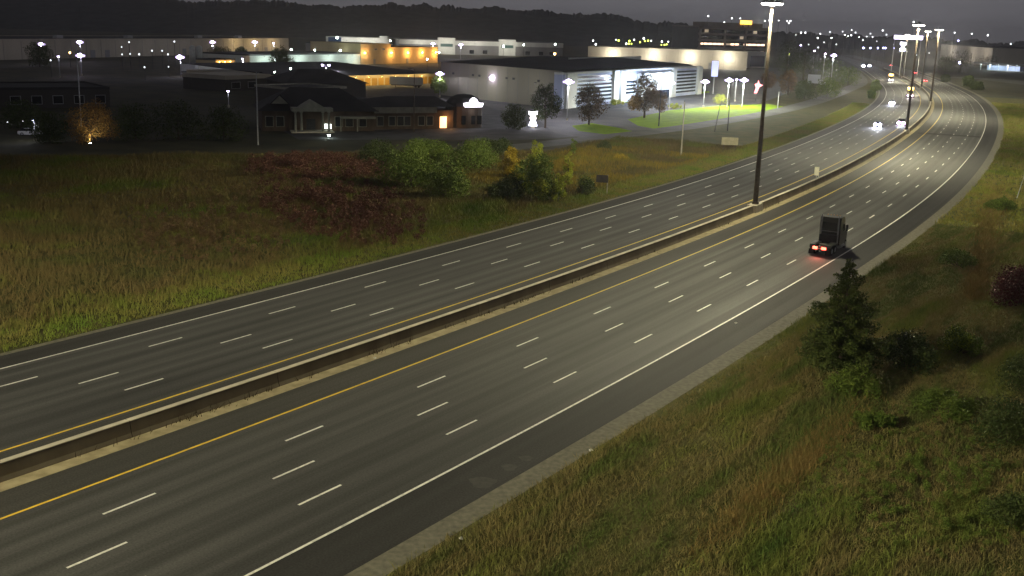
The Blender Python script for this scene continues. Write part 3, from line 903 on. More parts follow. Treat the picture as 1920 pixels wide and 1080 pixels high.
for a in (
    ('leftmost bright lamp post before the long cream warehouse', 78, 83, 9.5, 300),
    ('tall bright lamp post above the dark pole near the left edge', 150, 79, 10, 300),
    ('lower bright lamp post directly below the tall left one', 151, 104, 8, 60),
    ('small bright lamp post left of the stacked pair of lamps', 110, 106, 8, 50),
    ('bright lamp post beside the pale storage tanks', 338, 107, 8, 350),
    ('bright lamp post above the round tree by the cream warehouse', 399, 79, 10, 1600),
    ('bright lamp post at the yellow-lit end of the cream warehouse', 478, 79, 10, 1600),
    ('small lamp post behind the dark tree at the warehouse end', 513, 81, 10, 1200),
    ('small lamp post at the left end of the white warehouse', 455, 110, 7, 1500),
    ('purple tinted lamp post before the far white parapets', 812, 82, 10, 2000),
    ('purple tinted lamp post right of the raised far parapet', 864, 84, 10, 2000),
    ('bright lamp post over the small green tree by the storage doors', 825, 138, 8, 1800),
    ('brilliant lamp post at the corner of the blue-lit office', 1066, 153, 10.5, 5000),
    ('bright lamp post in front of the blue-lit office entrance', 1258, 155, 8.5, 5000),
    ('bright lamp post off the right end of the blue-lit office', 1322, 153, 8.5, 9000),
    ('left of the two close bright lamp posts above the lawn', 1367, 150, 9, 11000),
    ('right of the two close bright lamp posts above the lawn', 1395, 150, 9, 11000),
    ('short lamp post standing between the two brilliant ones', 1381, 149, 8, 800),
    ('brilliant roadside lamp post above the service road trees', 1563, 104, 16, 9000),
):
    small = a[4] in (50, 1200, 1500, 800)
    lamp_post(a[0], a[1], a[2], a[3], a[4], col=(0.97, 1.0, 0.82) if a[4] >= 9000 and a[3] < 12 else LED, r=0.38 if small else (1.05 if a[2] < 110 and a[1] < 900 else 0.85))
lamp_post('paired lamp heads on one post before the white warehouse', 611, 122, 7, 2500, arms=2, r=0.5)
lamp_post('lone sodium lamp post glowing orange behind the dark roof', 1040, 101, 9, 2500, lens=M_warm, col=SOD, r=0.7)
lamp_post('small lamp on a low post left of the dark house', 428, 171, 4.5, 30, r=0.30)
lamp_post('lit white lamp in front of the dark tree by the white warehouse', 516, 112, 6, 1200, r=0.5, lens=M_ledg, col=GRN)
lamp_post('greenish yellow lamp among the roadside trees', 1480, 101, 9, 600, r=0.5, lens=M_doty, col=(0.9, 1, 0.3))
lamp_post('white lamp post above trees left of the roadside lamp', 1547, 101, 15, 1500, r=0.5)
lamp_post('upper lamp of the slanting pair behind the tall mast', 1497, 74, 14, 0, r=0.5)
lamp_post('lower lamp of the slanting pair behind the tall mast', 1501, 85, 14, 0, r=0.55)
lamp_post('pale lamp post right of the slanting pair', 1527, 95, 13, 0, r=0.5)

def plain_pole(label, bx, by, H, m=None, r=0.14, arm=None, name='utility_pole', lean=0.0):
    p = G(bx, by)
    t = thing(name, label, 'pole', (p.x, p.y, 0))
    MB().tube([(0, 0, -0.2), (lean * 0.5, 0, H * 0.5), (lean, 0, H)], [r, r * 0.8, r * 0.55], 8).build('shaft', m or M_galv, t)
    if arm:
        MB().tube([(0, 0, H - 0.3), (arm, -0.4, H)], [0.06, 0.05], 6).build('arm', M_galv, t)
        MB().box(arm - 0.45, arm + 0.45, -0.6, -0.2, H - 0.06, H + 0.10).build('unlit_head', M_dark, t)
    else:
        MB().tube([(lean, 0, H - 0.02), (lean, 0, H + 0.12)], r * 0.75, 8).build('cap', M_dark, t)
    return t
plain_pole('slim grey pole standing before the dark house on its left', 484, 272, 14.4, r=0.16, arm=1.0)
plain_pole('slim grey pole standing before the restaurant windows', 776, 247, 14.4, M_steel, r=0.16, arm=-1.0)
plain_pole('dim pole rising behind the lit tree at the far left', 153, 240, 18.2, r=0.16)
plain_pole('pale wooden pole in the grass below the service road', 1277, 292, 11.0, mat('pale_pole', (0.30, 0.28, 0.22), (0.38, 0.35, 0.28), scale=2), r=0.16)
plain_pole('dark slim pole on the lawn edge by the service road', 1364, 246, 12.4, M_dark, r=0.14)
plain_pole('short leaning dark post on the lawn edge', 1340, 247, 6.9, M_dark, r=0.12, lean=0.9)
plain_pole('dark slim post before the tree with orange leaves', 1235, 237, 10.5, M_dark, r=0.13)
plain_pole('short pale post at the far end of the lawn', 1458, 203, 5.6, r=0.2)
plain_pole('thin pale post leaning at the right picture edge', 1906, 372, 4.0, r=0.08, lean=0.8)

# far small lights, each a lamp on its own slim mast
def far_light(label, px, py, Y, m, r, group, name='distant_lamp'):
    p = atd(px, py, Y)
    t = thing(name, label, 'distant light', (p.x, p.y, 0), 0, group)
    MB().tube([(0, 0, 0), (0, 0, p.z)], 0.12, 5).build('post', M_dark, t)
    r = r * rng.uniform(0.65, 1.1)
    MB().ball((0, 0, p.z + r * 0.6), r, 8).build('lens', m, t)
ORD = ['leftmost', 'second', 'third', 'fourth', 'fifth', 'sixth', 'seventh', 'eighth', 'ninth', 'tenth', 'eleventh', 'twelfth', 'thirteenth', 'fourteenth', 'fifteenth', 'sixteenth', 'seventeenth', 'eighteenth', 'nineteenth', 'twentieth']
def lights_row(what, where, pts_, Y, m, r, group):
    for i, q in enumerate(sorted(pts_)):
        o_ = ORD[i] if i == 0 else ORD[i] + ' from the left'
        far_light(o_ + ' ' + what + ' ' + where, q[0], q[1], q[2] if len(q) > 2 else Y, m, q[3] if len(q) > 3 else r, group)
GD = 'cluster of tiny lights over the cream warehouse roof'
lights_row('tiny white light', 'over the cream warehouse roof', ((1112, 77), (1117, 84), (1155, 75), (1174, 83), (1189, 75), (1207, 73), (1221, 77), (1241, 79), (1253, 79), (1290, 85)), 1050, M_dot, 0.75, GD)
lights_row('tiny yellow green light', 'over the cream warehouse roof', ((1160, 77), (1179, 83), (1184, 83), (1180, 78), (1200, 80), (1209, 78), (1215, 77), (1240, 85), (1246, 85), (1250, 84), (1266, 82), (1272, 82)), 1040, M_doty, 0.85, GD)
far_light('larger white light in the row over the cream warehouse', 1281, 81, 1040, M_dot, 1.1, GD)
GT = 'tiny lights on the skyline around the office block'
lights_row('tiny white skyline light', 'around the office block', ((1328, 31), (1308, 50), (1320, 51), (1358, 43), (1372, 35), (1388, 35), (1434, 40), (1442, 39), (1460, 39), (1476, 40), (1482, 40), (1479, 44)), 1150, M_dot, 0.7, GT)
GF = 'tiny lights in the distance above the bend'
lights_row('tiny white light', 'in the distance above the bend', ((1502, 62), (1510, 62), (1533, 72), (1538, 64), (1559, 72), (1584, 66), (1590, 68), (1596, 67), (1597, 57), (1611, 70), (1625, 69), (1636, 70), (1655, 58), (1713, 42), (1822, 64), (1852, 67), (1895, 83), (1790, 62), (1869, 108)), 1250, M_dot, 0.72, GF)
lights_row('dim city light', 'in the dark beyond the bend', [(1492, 66), (1516, 84), (1534, 90), (1545, 80), (1556, 61), (1568, 84), (1580, 60), (1604, 62), (1618, 76), (1632, 64), (1644, 78), (1662, 66), (1676, 84), (1700, 98), (1718, 104), (1742, 100)], 1180, M_dim, 0.85, GF)
GBL = 'row of tiny blue white lamps beyond the bend'
lights_row('tiny blue white lamp', 'in the level row beyond the bend', [(q, 91) for q in (1619, 1632, 1646, 1656, 1660, 1676)], 1000, M_dotb, 0.8, GBL)
far_light('blue white light on the tree line at far right', 1797, 77, 1150, M_dotb, 1.0, GF)
far_light('blue white light before the dark trees at far right', 1799, 119, 800, M_dotb, 0.8, GF)
GL = 'tiny lights in the dark yard at far left'
lights_row('tiny white light', 'in the dark yard at far left', ((228, 89, 520), (242, 80, 540), (229, 103, 480), (244, 102, 480), (261, 103, 490), (285, 96, 500), (316, 126, 440), (304, 96, 510), (327, 79, 540), (95, 114, 420), (315, 103, 480), (271, 127, 420)), 500, M_dim, 0.40, GL)
far_light('small warm light between the two left lamp posts', 131, 100, 500, M_warm, 0.5, GL)
far_light('tiny light left of the white parked car', 14, 229, 240, M_dot, 0.16, GL)
far_light('tiny light above the white parked car', 43, 229, 240, M_dot, 0.18, GL)
GW = 'round lights above the white warehouse roof'
lights_row('round white lamp', 'above the white warehouse roof', ((590, 95), (638, 96), (546, 94)), 640, M_ledg, 0.62, GW)
lights_row('small white yard light', 'before the far white parapets', ((801, 112, 560, 0.5), (823, 99, 600, 0.5), (944, 88, 760, 0.7), (982, 85, 760, 0.7), (1041, 84, 760, 0.65), (732, 77, 800, 0.6), (632, 72, 880, 0.8), (545, 130, 400, 0.35), (515, 136, 380, 0.25)), 600, M_ledg, 0.5, 'small white yard lights')

# ------------------------------------------------------------------ buildings
class Bld:
    """front wall from ground point A (left) to B (right); local x along the front, y away from the road"""
    def __init__(s, name, label, A, B, H, cat='building'):
        s.A, s.B, s.H = Vector((A.x, A.y)), Vector((B.x, B.y)), H
        d = s.B - s.A
        s.L = d.length
        s.root = thing(name, label, cat, (A.x, A.y, 0), math.atan2(d.y, d.x))
    def X(s, px, py=100):
        """distance along the front wall seen at picture column px"""
        r_ = ray(px, py); d = (s.B - s.A) / s.L
        den = r_[0] * d.y - r_[1] * d.x
        return (s.A.y * r_[0] - s.A.x * r_[1]) / den * -1.0
    def wall(s, depth, m, x0=0, x1=None, H=None, y0=0.0):
        x1 = s.L if x1 is None else x1
        return MB().box(x0, x1, y0, y0 + depth, -0.1, H or s.H).build('wall', m, s.root)
    def flat_roof(s, depth, m, x0=0, x1=None, H=None, par=0.5, y0=0.0, pm=None):
        x1 = s.L if x1 is None else x1
        H = H or s.H
        o = MB().box(x0 + 0.25, x1 - 0.25, y0 + 0.25, y0 + depth - 0.25, H + 0.003, H + 0.10).build('roof', m, s.root)
        p_ = MB()
        for a in ((x0 - .06, x1 + .06, y0 - .06, y0 + .24), (x0 - .06, x1 + .06, y0 + depth - .24, y0 + depth + .06), (x0 - .06, x0 + .24, y0 + .245, y0 + depth - .245), (x1 - .24, x1 + .06, y0 + .245, y0 + depth - .245)):
            p_.box(a[0], a[1], a[2], a[3], H - 0.15, H + par)
        p_.build('parapet', pm or m, o)
        return o
    def window(s, x0, x1, z0, z1, frame=None, glass=None, name='window'):
        f_ = MB()
        w = 0.12
        f_.box(x0 - w, x1 + w, -0.10, 0.02, z1, z1 + w); f_.box(x0 - w, x1 + w, -0.14, 0.02, z0 - w, z0)
        f_.box(x0 - w, x0, -0.10, 0.02, z0 + .002, z1 - .002); f_.box(x1, x1 + w, -0.10, 0.02, z0 + .002, z1 - .002)
        fo = f_.build(name, frame or M_galv, s.root)
        MB().box(x0, x1, -0.05, 0.02, z0, z1).build('pane', glass or M_glass, fo)
        return fo
    def door(s, x0, x1, z1, m, name='roller_door'):
        d_ = MB()
        n = max(3, int(z1 / 0.5))
        for k in range(n):
            d_.box(x0, x1, -0.06 - (0.02 if k % 2 else 0.0), 0.02, z1 * k / n + 0.004, z1 * (k + 1) / n - 0.004)
        return d_.build(name, m, s.root)
    def unit(s, x, y, w, d, h, m=None):
        return MB().box(x, x + w, y, y + d, s.H + 0.1, s.H + h, 0.05).build('rooftop_unit', m or M_galv, s.root)
    def wall_lamp(s, x, z, power, lens, col, r=0.35, off=1.3):  # fill uses have a dull lens and a light hung off the wall
        h_ = MB().box(x - 0.3, x + 0.3, -0.45, 0.0, z + 0.2, z + 0.4).build('wall_lamp', M_dark, s.root)
        MB().ball((x, -0.42, z), r, 10).build('lens', lens, h_)
        if power:
            lamp('wall_wash_light', s.root, (x, -off, z - 0.3), power, col, 0.4)

def wall_m(name, c, f_=0.8, rough=0.85, scale=0.12):
    return mat(name, tuple(x * f_ for x in c), c, scale=scale, rough=rough, stretch=((1, 1, 0.25), 0), bump=0.05)
W_cream = wall_m('cream_panel', (0.42, 0.38, 0.30))
W_white = wall_m('white_panel', (0.62, 0.64, 0.60))
W_beige = wall_m('beige_precast', (0.27, 0.25, 0.20), 0.88)
W_tan = wall_m('tan_panel', (0.46, 0.36, 0.20))
W_grey = wall_m('grey_panel', (0.22, 0.22, 0.22))
W_dark = wall_m('dark_brick', (0.06, 0.055, 0.05))
W_brick = wall_m('brown_brick', (0.12, 0.085, 0.06), 0.6, 0.9, 0.6)
W_blue = wall_m('pale_blue_panel', (0.42, 0.48, 0.66))
W_conc = wall_m('office_concrete', (0.30, 0.27, 0.24))
M_ydoor = mat('yellow_roller_door', (0.36, 0.20, 0.02), (0.42, 0.24, 0.03), scale=0.8, rough=0.55)
M_grey_door = mat('grey_roller_door', (0.16, 0.17, 0.18), (0.2, 0.21, 0.22), scale=1.0, rough=0.55)
M_bluewin = mat('blue_tinted_glass', (0.02, 0.035, 0.07), rough=0.15, spec=0.6)

# long cream warehouse along the left skyline
b = Bld('long_warehouse', 'very long cream warehouse along the left skyline', G(-30, 75, 10), G(541, 73, 10), 10)
b.wall(60, W_cream); b.flat_roof(60, M_roofd, pm=W_cream)
for k in range(1, 24):
    MB().box(b.L * k / 24 - 0.12, b.L * k / 24 + 0.12, -0.08, 0.0, 0, 9.7).build('panel_joint', W_grey, b.root)
for k in (5, 6, 7, 13, 14, 20, 21):
    b.door(b.L * k / 24 + 3, b.L * k / 24 + 7, 4.2, M_grey_door, 'dock_door')
for k in (2, 6, 11, 17, 21):
    b.unit(b.L * k / 24, 20, 5, 3, 1.8)
for px in (440, 475, 510):  # added fills for the wall's yellow glow, no lamps hang here
    b.wall_lamp(b.X(px), 8.0, 3500, M_galv, (1.0, 0.74, 0.38), 0.2, 9)
# white low warehouse
b = Bld('white_warehouse', 'low white warehouse wall left of the orange lit one', G(468, 104, 6), G(676, 101, 6), 6)
b.wall(35, W_white); b.flat_roof(35, M_roofd, pm=M_dark)
for px in (495, 560, 615, 660):
    x = b.X(px)
    b.wall_lamp(x, 5.2, 3600, M_galv, GRN, 0.12, 7)  # fill lights added to wash the white wall evenly
for px in (560, 600, 645):
    b.door(b.X(px), b.X(px) + 4, 4.0, W_white, 'roller_door')
# orange-lit warehouse, taller block and lower wing
b = Bld('orange_warehouse', 'tan warehouse glowing orange under a row of wall lamps', G(676, 84, 11.2), G(822, 88, 10.0), 9.4)
xm = b.X(733)
b.wall(40, W_tan, 0, xm - 0.01, 11.4); b.flat_roof(40, M_roofd, 0, xm - 0.01, 11.4, pm=W_tan)
b.wall(40, W_tan, xm, b.L, 9.4, 0.4); b.flat_roof(40, M_roofd, xm + 0.3, b.L, 9.4, y0=0.4, pm=W_tan)
for px, pw in ((683, 2200), (733, 3600), (764, 3600), (791, 3600), (816, 3600)):
    b.wall_lamp(b.X(px), 6.6, pw, M_warm, SOD, 0.42, 2.6)
for px in (702, 716):
    b.window(b.X(px), b.X(px) + 2.6, 8.2, 9.0)
b.door(b.X(762), b.X(762) + 2.2, 3.2, M_grey_door, 'entry_door')
b.door(b.X(700), b.X(700) + 2.0, 3.0, M_grey_door, 'entry_door')
# far buildings with white parapets
b = Bld('far_white_building', 'far white building with two raised parapet blocks', G(748, 74, 11), G(1056, 82, 11), 11)
b.wall(50, W_grey); b.flat_roof(50, M_roofd, pm=W_white, par=0.3)
MB().box(-0.1, b.L + 0.1, -0.2, 0.05, 7.6, 11.1).build('fascia', W_white, b.root)
for p0, p1, h_ in ((821, 853, 13.4), (935, 966, 13.2)):
    MB().box(b.X(p0), b.X(p1), -0.5, 3, 0, h_).build('entrance_block', W_white, b.root)
    MB().box(b.X(p0) + 2, b.X(p1) - 2, -0.55, -0.2, 6.2, 8.6).build('sign_panel', mat('teal_panel', (0.03, 0.09, 0.08), rough=0.5), b.root)
for px in (880, 905, 985, 1010, 1030):
    b.window(b.X(px), b.X(px) + 4, 1.0, 4.0)
for px in (785, 835, 890, 950):
    b.wall_lamp(b.X(px), 9.0, 6000, M_galv, (1, 0.93, 0.8), 0.2, 12)  # dull lens, light hangs well off the wall
b = Bld('far_white_building', 'small far white building with a blue entrance at the left of the parapets', G(611, 68, 11.5), G(730, 73, 11), 11)
b.wall(40, W_white); b.flat_roof(40, M_roofd, pm=W_white)
MB().box(b.X(616), b.X(640), -0.4, 0.0, 6.5, 11).build('entrance_panel', mat('blue_panel', (0.03, 0.06, 0.13), rough=0.5), b.root)
MB().box(b.X(712), b.X(727), -0.4, 4, 0, 13.2).build('entrance_block', W_white, b.root)
for px in (650, 680, 705):
    b.wall_lamp(b.X(px), 8.5, 5000, M_galv, (1, 0.95, 0.85), 0.25, 12)  # lens does not glow, its light floats out from the wall
    b.window(b.X(px) + 3, b.X(px) + 8, 1, 3.5)
# grey mid building behind the white warehouse
b = Bld('grey_building', 'dim grey building behind the white warehouse roof', G(573, 80, 9), G(668, 83, 9), 9)
b.wall(30, W_grey); b.flat_roof(30, M_roofd)
for px in (585, 605, 628, 650):
    b.window(b.X(px), b.X(px) + 4, 5.5, 7.2)
# storage building with yellow roller doors
b = Bld('storage_building', 'low storage building with a row of yellow roller doors', G(552, 146, 3.8), G(818, 139, 3.8), 3.8)
b.wall(64, wall_m('storage_wall', (0.55, 0.48, 0.32)))
MB().prism([(-1.0, 3.82), (64, 6.1), (64, 6.35), (-1.0, 4.15)], 'x', -0.8, b.L + 0.8).build('roof', M_roofd, b.root)
MB().box(-0.8, b.L + 0.8, -1.06, -1.0, 3.80, 4.15).build('eave_trim', wall_m('storage_trim', (0.46, 0.40, 0.26)), b.root)
x = b.X(632)
while x < b.L - 4:
    b.door(x, x + 2.9, 2.9, M_ydoor)
    x += 3.75
for px in (640, 665, 690, 715, 740, 765, 790):
    b.wall_lamp(b.X(px), 3.35, 900, M_warm, (1.0, 0.70, 0.28), 0.07, 4.0)  # extra tiny lamps added to brighten the row of doors
# beige precast warehouse: a block whose right side is the office front
_A, _B, _C = G(826, 178), G(1052, 204), G(1312, 176)
b = Bld('beige_warehouse', 'tall windowless beige concrete warehouse with small vents', _A, _B, 11.6)
_inv = Matrix.Rotation(-b.root.rotation_euler.z, 2)
_o = _inv @ Vector(((_C - _B).x, (_C - _B).y)).normalized()
foot = [(0, 0), (b.L - 0.4, 0), (b.L - 3.6, 0.2), (b.L - 3.6 + _o.x * 118, _o.y * 118), (_o.x * 118, _o.y * 118)]
MB().prism(foot, 'z', -0.1, 11.6).build('wall', W_beige, b.root)
q1, q2 = (b.L * 0.32 + _o.x * 45, _o.y * 45), (b.L * 0.6 + _o.x * 80, _o.y * 80)
rv = [(-0.5, -0.5, 11.61), (b.L - 0.3, -0.5, 11.61), (foot[3][0], foot[3][1] + 0.5, 11.61), (foot[4][0] - 0.5, foot[4][1] + 0.5, 11.61), (q1[0], q1[1], 14.0), (q2[0], q2[1], 14.0)]
MB().add(rv, [(0, 1, 4), (1, 2, 5, 4), (2, 3, 5), (3, 0, 4, 5), (3, 2, 1, 0)]).build('roof', M_roofd, b.root)
for k in range(1, 12):
    MB().box(b.L * k / 12 - 0.06, b.L * k / 12 + 0.06, -0.04, 0.0, 0, 11.2).build('panel_joint', W_grey, b.root)
for px in (850, 887, 899, 950, 963, 1010):
    x = b.X(px, 150)
    v = MB().box(x - 0.5, x + 0.5, -0.15, 0.0, 7.6, 8.3).build('vent', M_dark, b.root)
MB().box(-0.02, b.L - 0.38, -0.10, 0.0, 11.2, 11.6).build('eave_trim', W_beige, b.root)
b.wall_lamp(b.X(924, 150), 7.6, 2600, M_led, (0.95, 0.95, 0.85), 0.8, 9)
b.wall_lamp(b.X(1005, 150), 7.0, 900, M_galv, (0.95, 0.95, 0.85), 0.15, 9)  # steel lens without glow, light set away from the wall
# blue-lit office
b = Bld('blue_office', 'pale office with blue window bands and white columns lit by lamps', G(1053, 204), G(1312, 176), 10.6)
b.wall(3, W_blue); b.flat_roof(3, M_roofd, par=0.5, pm=W_white)
MB().box(b.L * 0.45, b.L - 2, 26.0, 26.6, 11.0, 14.0).build('rear_screen', W_white, b.root)
def colm(p0, p1, z1=10.9, name='column'):
    MB().box(b.X(p0, 190), b.X(p1, 190), -0.9, -0.004, 0, z1).build(name, W_white, b.root)
colm(1058, 1076); colm(1146, 1154); colm(1160, 1168); colm(1255, 1262); colm(1303, 1310)
def bands(p0, p1, z0, z1, n):
    x0, x1 = b.X(p0, 190), b.X(p1, 190)
    st = (z1 - z0) / n
    for k in range(n):
        b.window(x0, x1, z0 + k * st + 0.25, z0 + (k + 1) * st - 0.3, W_white, M_bluewin, 'window_band')
bands(1078, 1145, 1.2, 10.0, 7); bands(1264, 1302, 1.0, 10.0, 7); bands(1169, 1190, 2.5, 7.5, 4)
MB().box(b.X(1192, 190), b.X(1254, 190), -1.6, -0.004, 0.05, 9.6).build('entrance_portal', W_white, b.root)
po = MB().box(b.X(1200, 190), b.X(1246, 190), -1.7, -1.59, 0.1, 3.2).build('entrance_glass', M_bluewin, b.root)
for px in (1155, 1180, 1205, 1225, 1245):
    b.wall_lamp(b.X(px, 190), 8.6, 3600, M_led, (0.62, 0.74, 1.0), 0.12, 4)
# long cream warehouse behind the office
b = Bld('cream_warehouse', 'cream warehouse behind the blue-lit office with spaced wall lamps', G(1103, 88, 12), G(1402, 99, 11.6), 12)
b.wall(50, W_cream); b.flat_roof(50, M_roofd, pm=W_cream)
for k in range(1, 14):
    MB().box(b.L * k / 14 - 0.1, b.L * k / 14 + 0.1, -0.06, 0.0, 0, 11.6).build('panel_joint', W_beige, b.root)
for px in (1150, 1225, 1294, 1365):
    b.wall_lamp(b.X(px), 8.0, 9000, M_ledg, (1.0, 0.93, 0.78), 0.9, 7)
for px in (1180, 1255, 1330):
    b.door(b.X(px), b.X(px) + 4, 4.2, M_grey_door, 'dock_door')
# white pavilion with dark glass
b = Bld('glass_pavilion', 'white framed building with dark glass beside the nearest tall mast', G(1401, 98, 11), G(1440, 99, 11), 11)
b.wall(20, W_white); b.flat_roof(20, M_roofd, pm=W_white)
b.window(b.L * 0.18, b.L * 0.86, 1.0, 8.6, W_white, M_bluewin)
# office block on the skyline
b = Bld('office_block', 'broad multi-storey office block on the skyline with one lit floor', Vector(atd(1310, 60, 900)[:2] + (0,)), Vector(atd(1446, 60, 930)[:2] + (0,)), 28.5)
b.wall(40, mat('office_dark', (0.05, 0.05, 0.055), (0.07, 0.07, 0.075), scale=0.2, rough=0.5))
b.flat_roof(40, M_roofd, pm=W_conc, par=0.6)
for k, z in enumerate((5.5, 10.5, 17.2, 22.0, 26.6)):
    MB().box(-0.3, b.L + 0.3, -0.6, -0.004, z, z + 1.7).build('spandrel', W_conc, b.root)
for px in (1310, 1357, 1396, 1437):
    MB().box(b.X(px, 60) + 0.1, b.X(px, 60) + 2.2, -0.9, -0.61, 0, 28.4).build('pier', W_conc, b.root)
M_litwin = emis('lit_office_windows', (1.0, 0.62, 0.42), 3.2)
M_dimwin = emis('dim_office_windows', (1.0, 0.75, 0.45), 0.35)
for f_, z in enumerate((1.5, 7.4, 12.6, 19.2, 24.0)):
    for k in range(16):
        x0 = 1.0 + k * (b.L - 2) / 16
        lit = f_ == 2 and k not in (6, 9, 15)
        g_ = M_litwin if lit else (M_dimwin if (f_ * 7 + k * 5) % 11 == 0 else M_glass)
        b.window(x0 + 0.3, x0 + (b.L - 2) / 16 - 0.3, z + (1.6 if f_ == 2 else 0), z + (3.0 if f_ == 2 else 2.4), M_dark, g_)
MB().box(b.X(1336, 60), b.X(1440, 60), 8, 30, 28.6, 32.5).build('penthouse', W_conc, b.root)
sg = MB().box(b.X(1397, 60), b.X(1418, 60), 7.2, 7.9, 31.6, 34.6, 0.0).build('roof_sign', emis('orange_sign', (1.0, 0.50, 0.06), 5.0), b.root)
MB().box(b.X(1402, 60), b.X(1403, 60), 7.3, 7.8, 28.6, 31.6).build('sign_leg', M_dark, sg)
MB().box(b.X(1412, 60), b.X(1413, 60), 7.3, 7.8, 28.6, 31.6).build('sign_leg', M_dark, sg)

# house with a columned portico
b = Bld('portico_house', 'dark hip-roofed house with a pale columned portico', G(492, 246), G(702, 246), 4.6)
b.wall(16, W_brick, H=4.6)
MB().add([(-1, -1, 4.61), (b.L + 1, -1, 4.61), (b.L + 1, 17, 4.61), (-1, 17, 4.61), (7, 8, 9.4), (b.L - 7, 8, 9.4)],
         [(0, 1, 5, 4), (1, 2, 5), (2, 3, 4, 5), (3, 0, 4), (3, 2, 1, 0)]).build('roof', M_roofd, b.root)
M_stone = mat('pale_stone', (0.24, 0.235, 0.19), (0.32, 0.31, 0.25), scale=1.0, rough=0.85)
xa, xb = b.X(547, 215), b.X(618, 215)
for px in (551, 562, 602, 613):
    x = b.X(px, 215)
    c_ = MB().tube([(x, -3.2, 0.3), (x, -3.2, 2.6), (x, -3.2, 4.5)], [0.30, 0.27, 0.24], 12)
    c_.box(x - 0.38, x + 0.38, -3.58, -2.82, 0, 0.3).box(x - 0.34, x + 0.34, -3.54, -2.86, 4.5, 4.75)
    c_.build('column', M_stone, b.root)
MB().box(xa - 0.3, xb + 0.3, -3.8, -0.01, 4.76, 5.5).build('entablature', M_stone, b.root)
xc = (xa + xb) / 2
MB().prism([(xc - 2.9, 5.51), (xc + 2.9, 5.51), (xc, 7.2)], 'y', -3.7, 1.5).build('pediment', M_stone, b.root)
MB().box(xa - 0.5, xb + 0.5, -4.2, -0.01, 0.0, 0.29).build('porch_step', M_conc, b.root)
MB().box(xc - 1.0, xc + 1.0, -0.06, 0.02, 0.3, 2.8).build('front_door', M_dark, b.root)
for px in (505, 525, 635, 655, 680):
    x = b.X(px, 215)
    b.window(x - 0.8, x + 0.8, 1.1, 3.3, M_stone)
x = b.X(524, 200)
dm = MB().prism([(x - 1.9, 6.2), (x + 1.9, 6.2), (x, 8.0)], 'y', -0.5, 5.0).build('gable', M_stone, b.root)
MB().prism([(x - 2.3, 6.1), (x, 8.3), (x + 2.3, 6.1), (x + 2.1, 6.0), (x, 8.05), (x - 2.1, 6.0)], 'y', -0.8, 5.2).build('gable_roof', M_roofd, dm)
MB().box(b.X(637, 210), b.X(702, 210), -2.0, -0.01, 3.0, 3.5).build('porch_fascia', M_stone, b.root)
for px in (637, 668):
    MB().tube([(b.X(px, 215), -1.7, 0), (b.X(px, 215), -1.7, 3.0)], 0.16, 8).build('porch_post', M_stone, b.root)
# long low roof behind the house
b = Bld('low_building', 'long low building with a pale roof edge behind the portico house', G(546, 168, 5), G(650, 165, 5), 5)
b.wall(18, W_dark); b.flat_roof(18, M_roofd, pm=M_stone)
for px in (560, 585, 610, 635):
    b.window(b.X(px), b.X(px) + 2, 1, 3)
b = Bld('dark_hall', 'broad black hip roof hall between the house and storage doors', G(500, 166, 4.5), G(660, 166, 4.5), 4.5)
b.root.location.y += 30
b.wall(26, W_dark)
MB().add([(-1, -1, 4.51), (b.L + 1, -1, 4.51), (b.L + 1, 27, 4.51), (-1, 27, 4.51), (b.L * 0.28, 13, 8.6), (b.L * 0.68, 13, 8.6)],
         [(0, 1, 5, 4), (1, 2, 5), (2, 3, 4, 5), (3, 0, 4), (3, 2, 1, 0)]).build('roof', M_roofd, b.root)
b.window(4, 8, 1, 3); b.window(14, 18, 1, 3)
# pale parapet building left of the dark hall
b = Bld('low_building', 'low building with a pale parapet left of the dark hall', G(422, 144, 5), G(506, 141, 5), 5)
b.wall(20, W_dark, H=4.0); MB().box(-0.2, b.L + 0.2, -0.3, 20, 4.01, 5.4).build('parapet', W_cream, b.root)
b.window(3, 7, 1, 3); b.window(11, 15, 1, 3)
# far-left dark building
b = Bld('dark_building', 'barely visible dark flat building near the left picture edge', G(-20, 168, 5), G(205, 166, 5), 5)
b.wall(25, W_dark); b.flat_roof(25, M_roofd)
for px in (20, 60, 100, 140, 180):
    b.window(b.X(px, 190), b.X(px, 190) + 2.4, 1.2, 3.2)
# restaurant with a domed end and glowing sign
b = Bld('restaurant', 'long low restaurant with pale fascia and an orange lit entrance', G(702, 243), G(916, 240), 4.6)
b.wall(18, W_brick, 0, b.X(850, 215), 4.4)
MB().box(-0.3, b.X(816, 200), -1.2, -0.004, 3.9, 5.3).build('fascia', M_stone, b.root)
MB().add([(-0.6, -1.2, 5.31), (b.X(850, 215), -1.2, 5.31), (b.X(850, 215), 19, 5.31), (-0.6, 19, 5.31), (6, 9, 7.2), (b.X(840, 215), 9, 7.2)],
         [(0, 1, 5, 4), (1, 2, 5), (2, 3, 4, 5), (3, 0, 4), (3, 2, 1, 0)]).build('roof', M_roofd, b.root)
x0, x1 = b.X(848, 215), b.X(914, 215)
xm = (x0 + x1) / 2
rad = (x1 - x0) / 2
dome = [(xm + rad * math.cos(a), rad * 0.8 * math.sin(a) + 4) for a in np.linspace(0, 2 * math.pi, 20)[:-1]]
MB().prism(dome, 'z', 0, 5.2).build('round_hall', W_brick, b.root)
dv, df = [], []
n = len(dome)
for k, (f_, z) in enumerate(((1.07, 5.21), (1.0, 6.0), (0.75, 7.2), (0.4, 7.9), (0.05, 8.1))):
    dv += [(xm + (p[0] - xm) * f_, 4 + (p[1] - 4) * f_, z) for p in dome]
for k in range(4):
    df += [(k * n + i, k * n + (i + 1) % n, (k + 1) * n + (i + 1) % n, (k + 1) * n + i) for i in range(n)]
MB().add(dv, df).build('dome_roof', M_roofd, b.root)
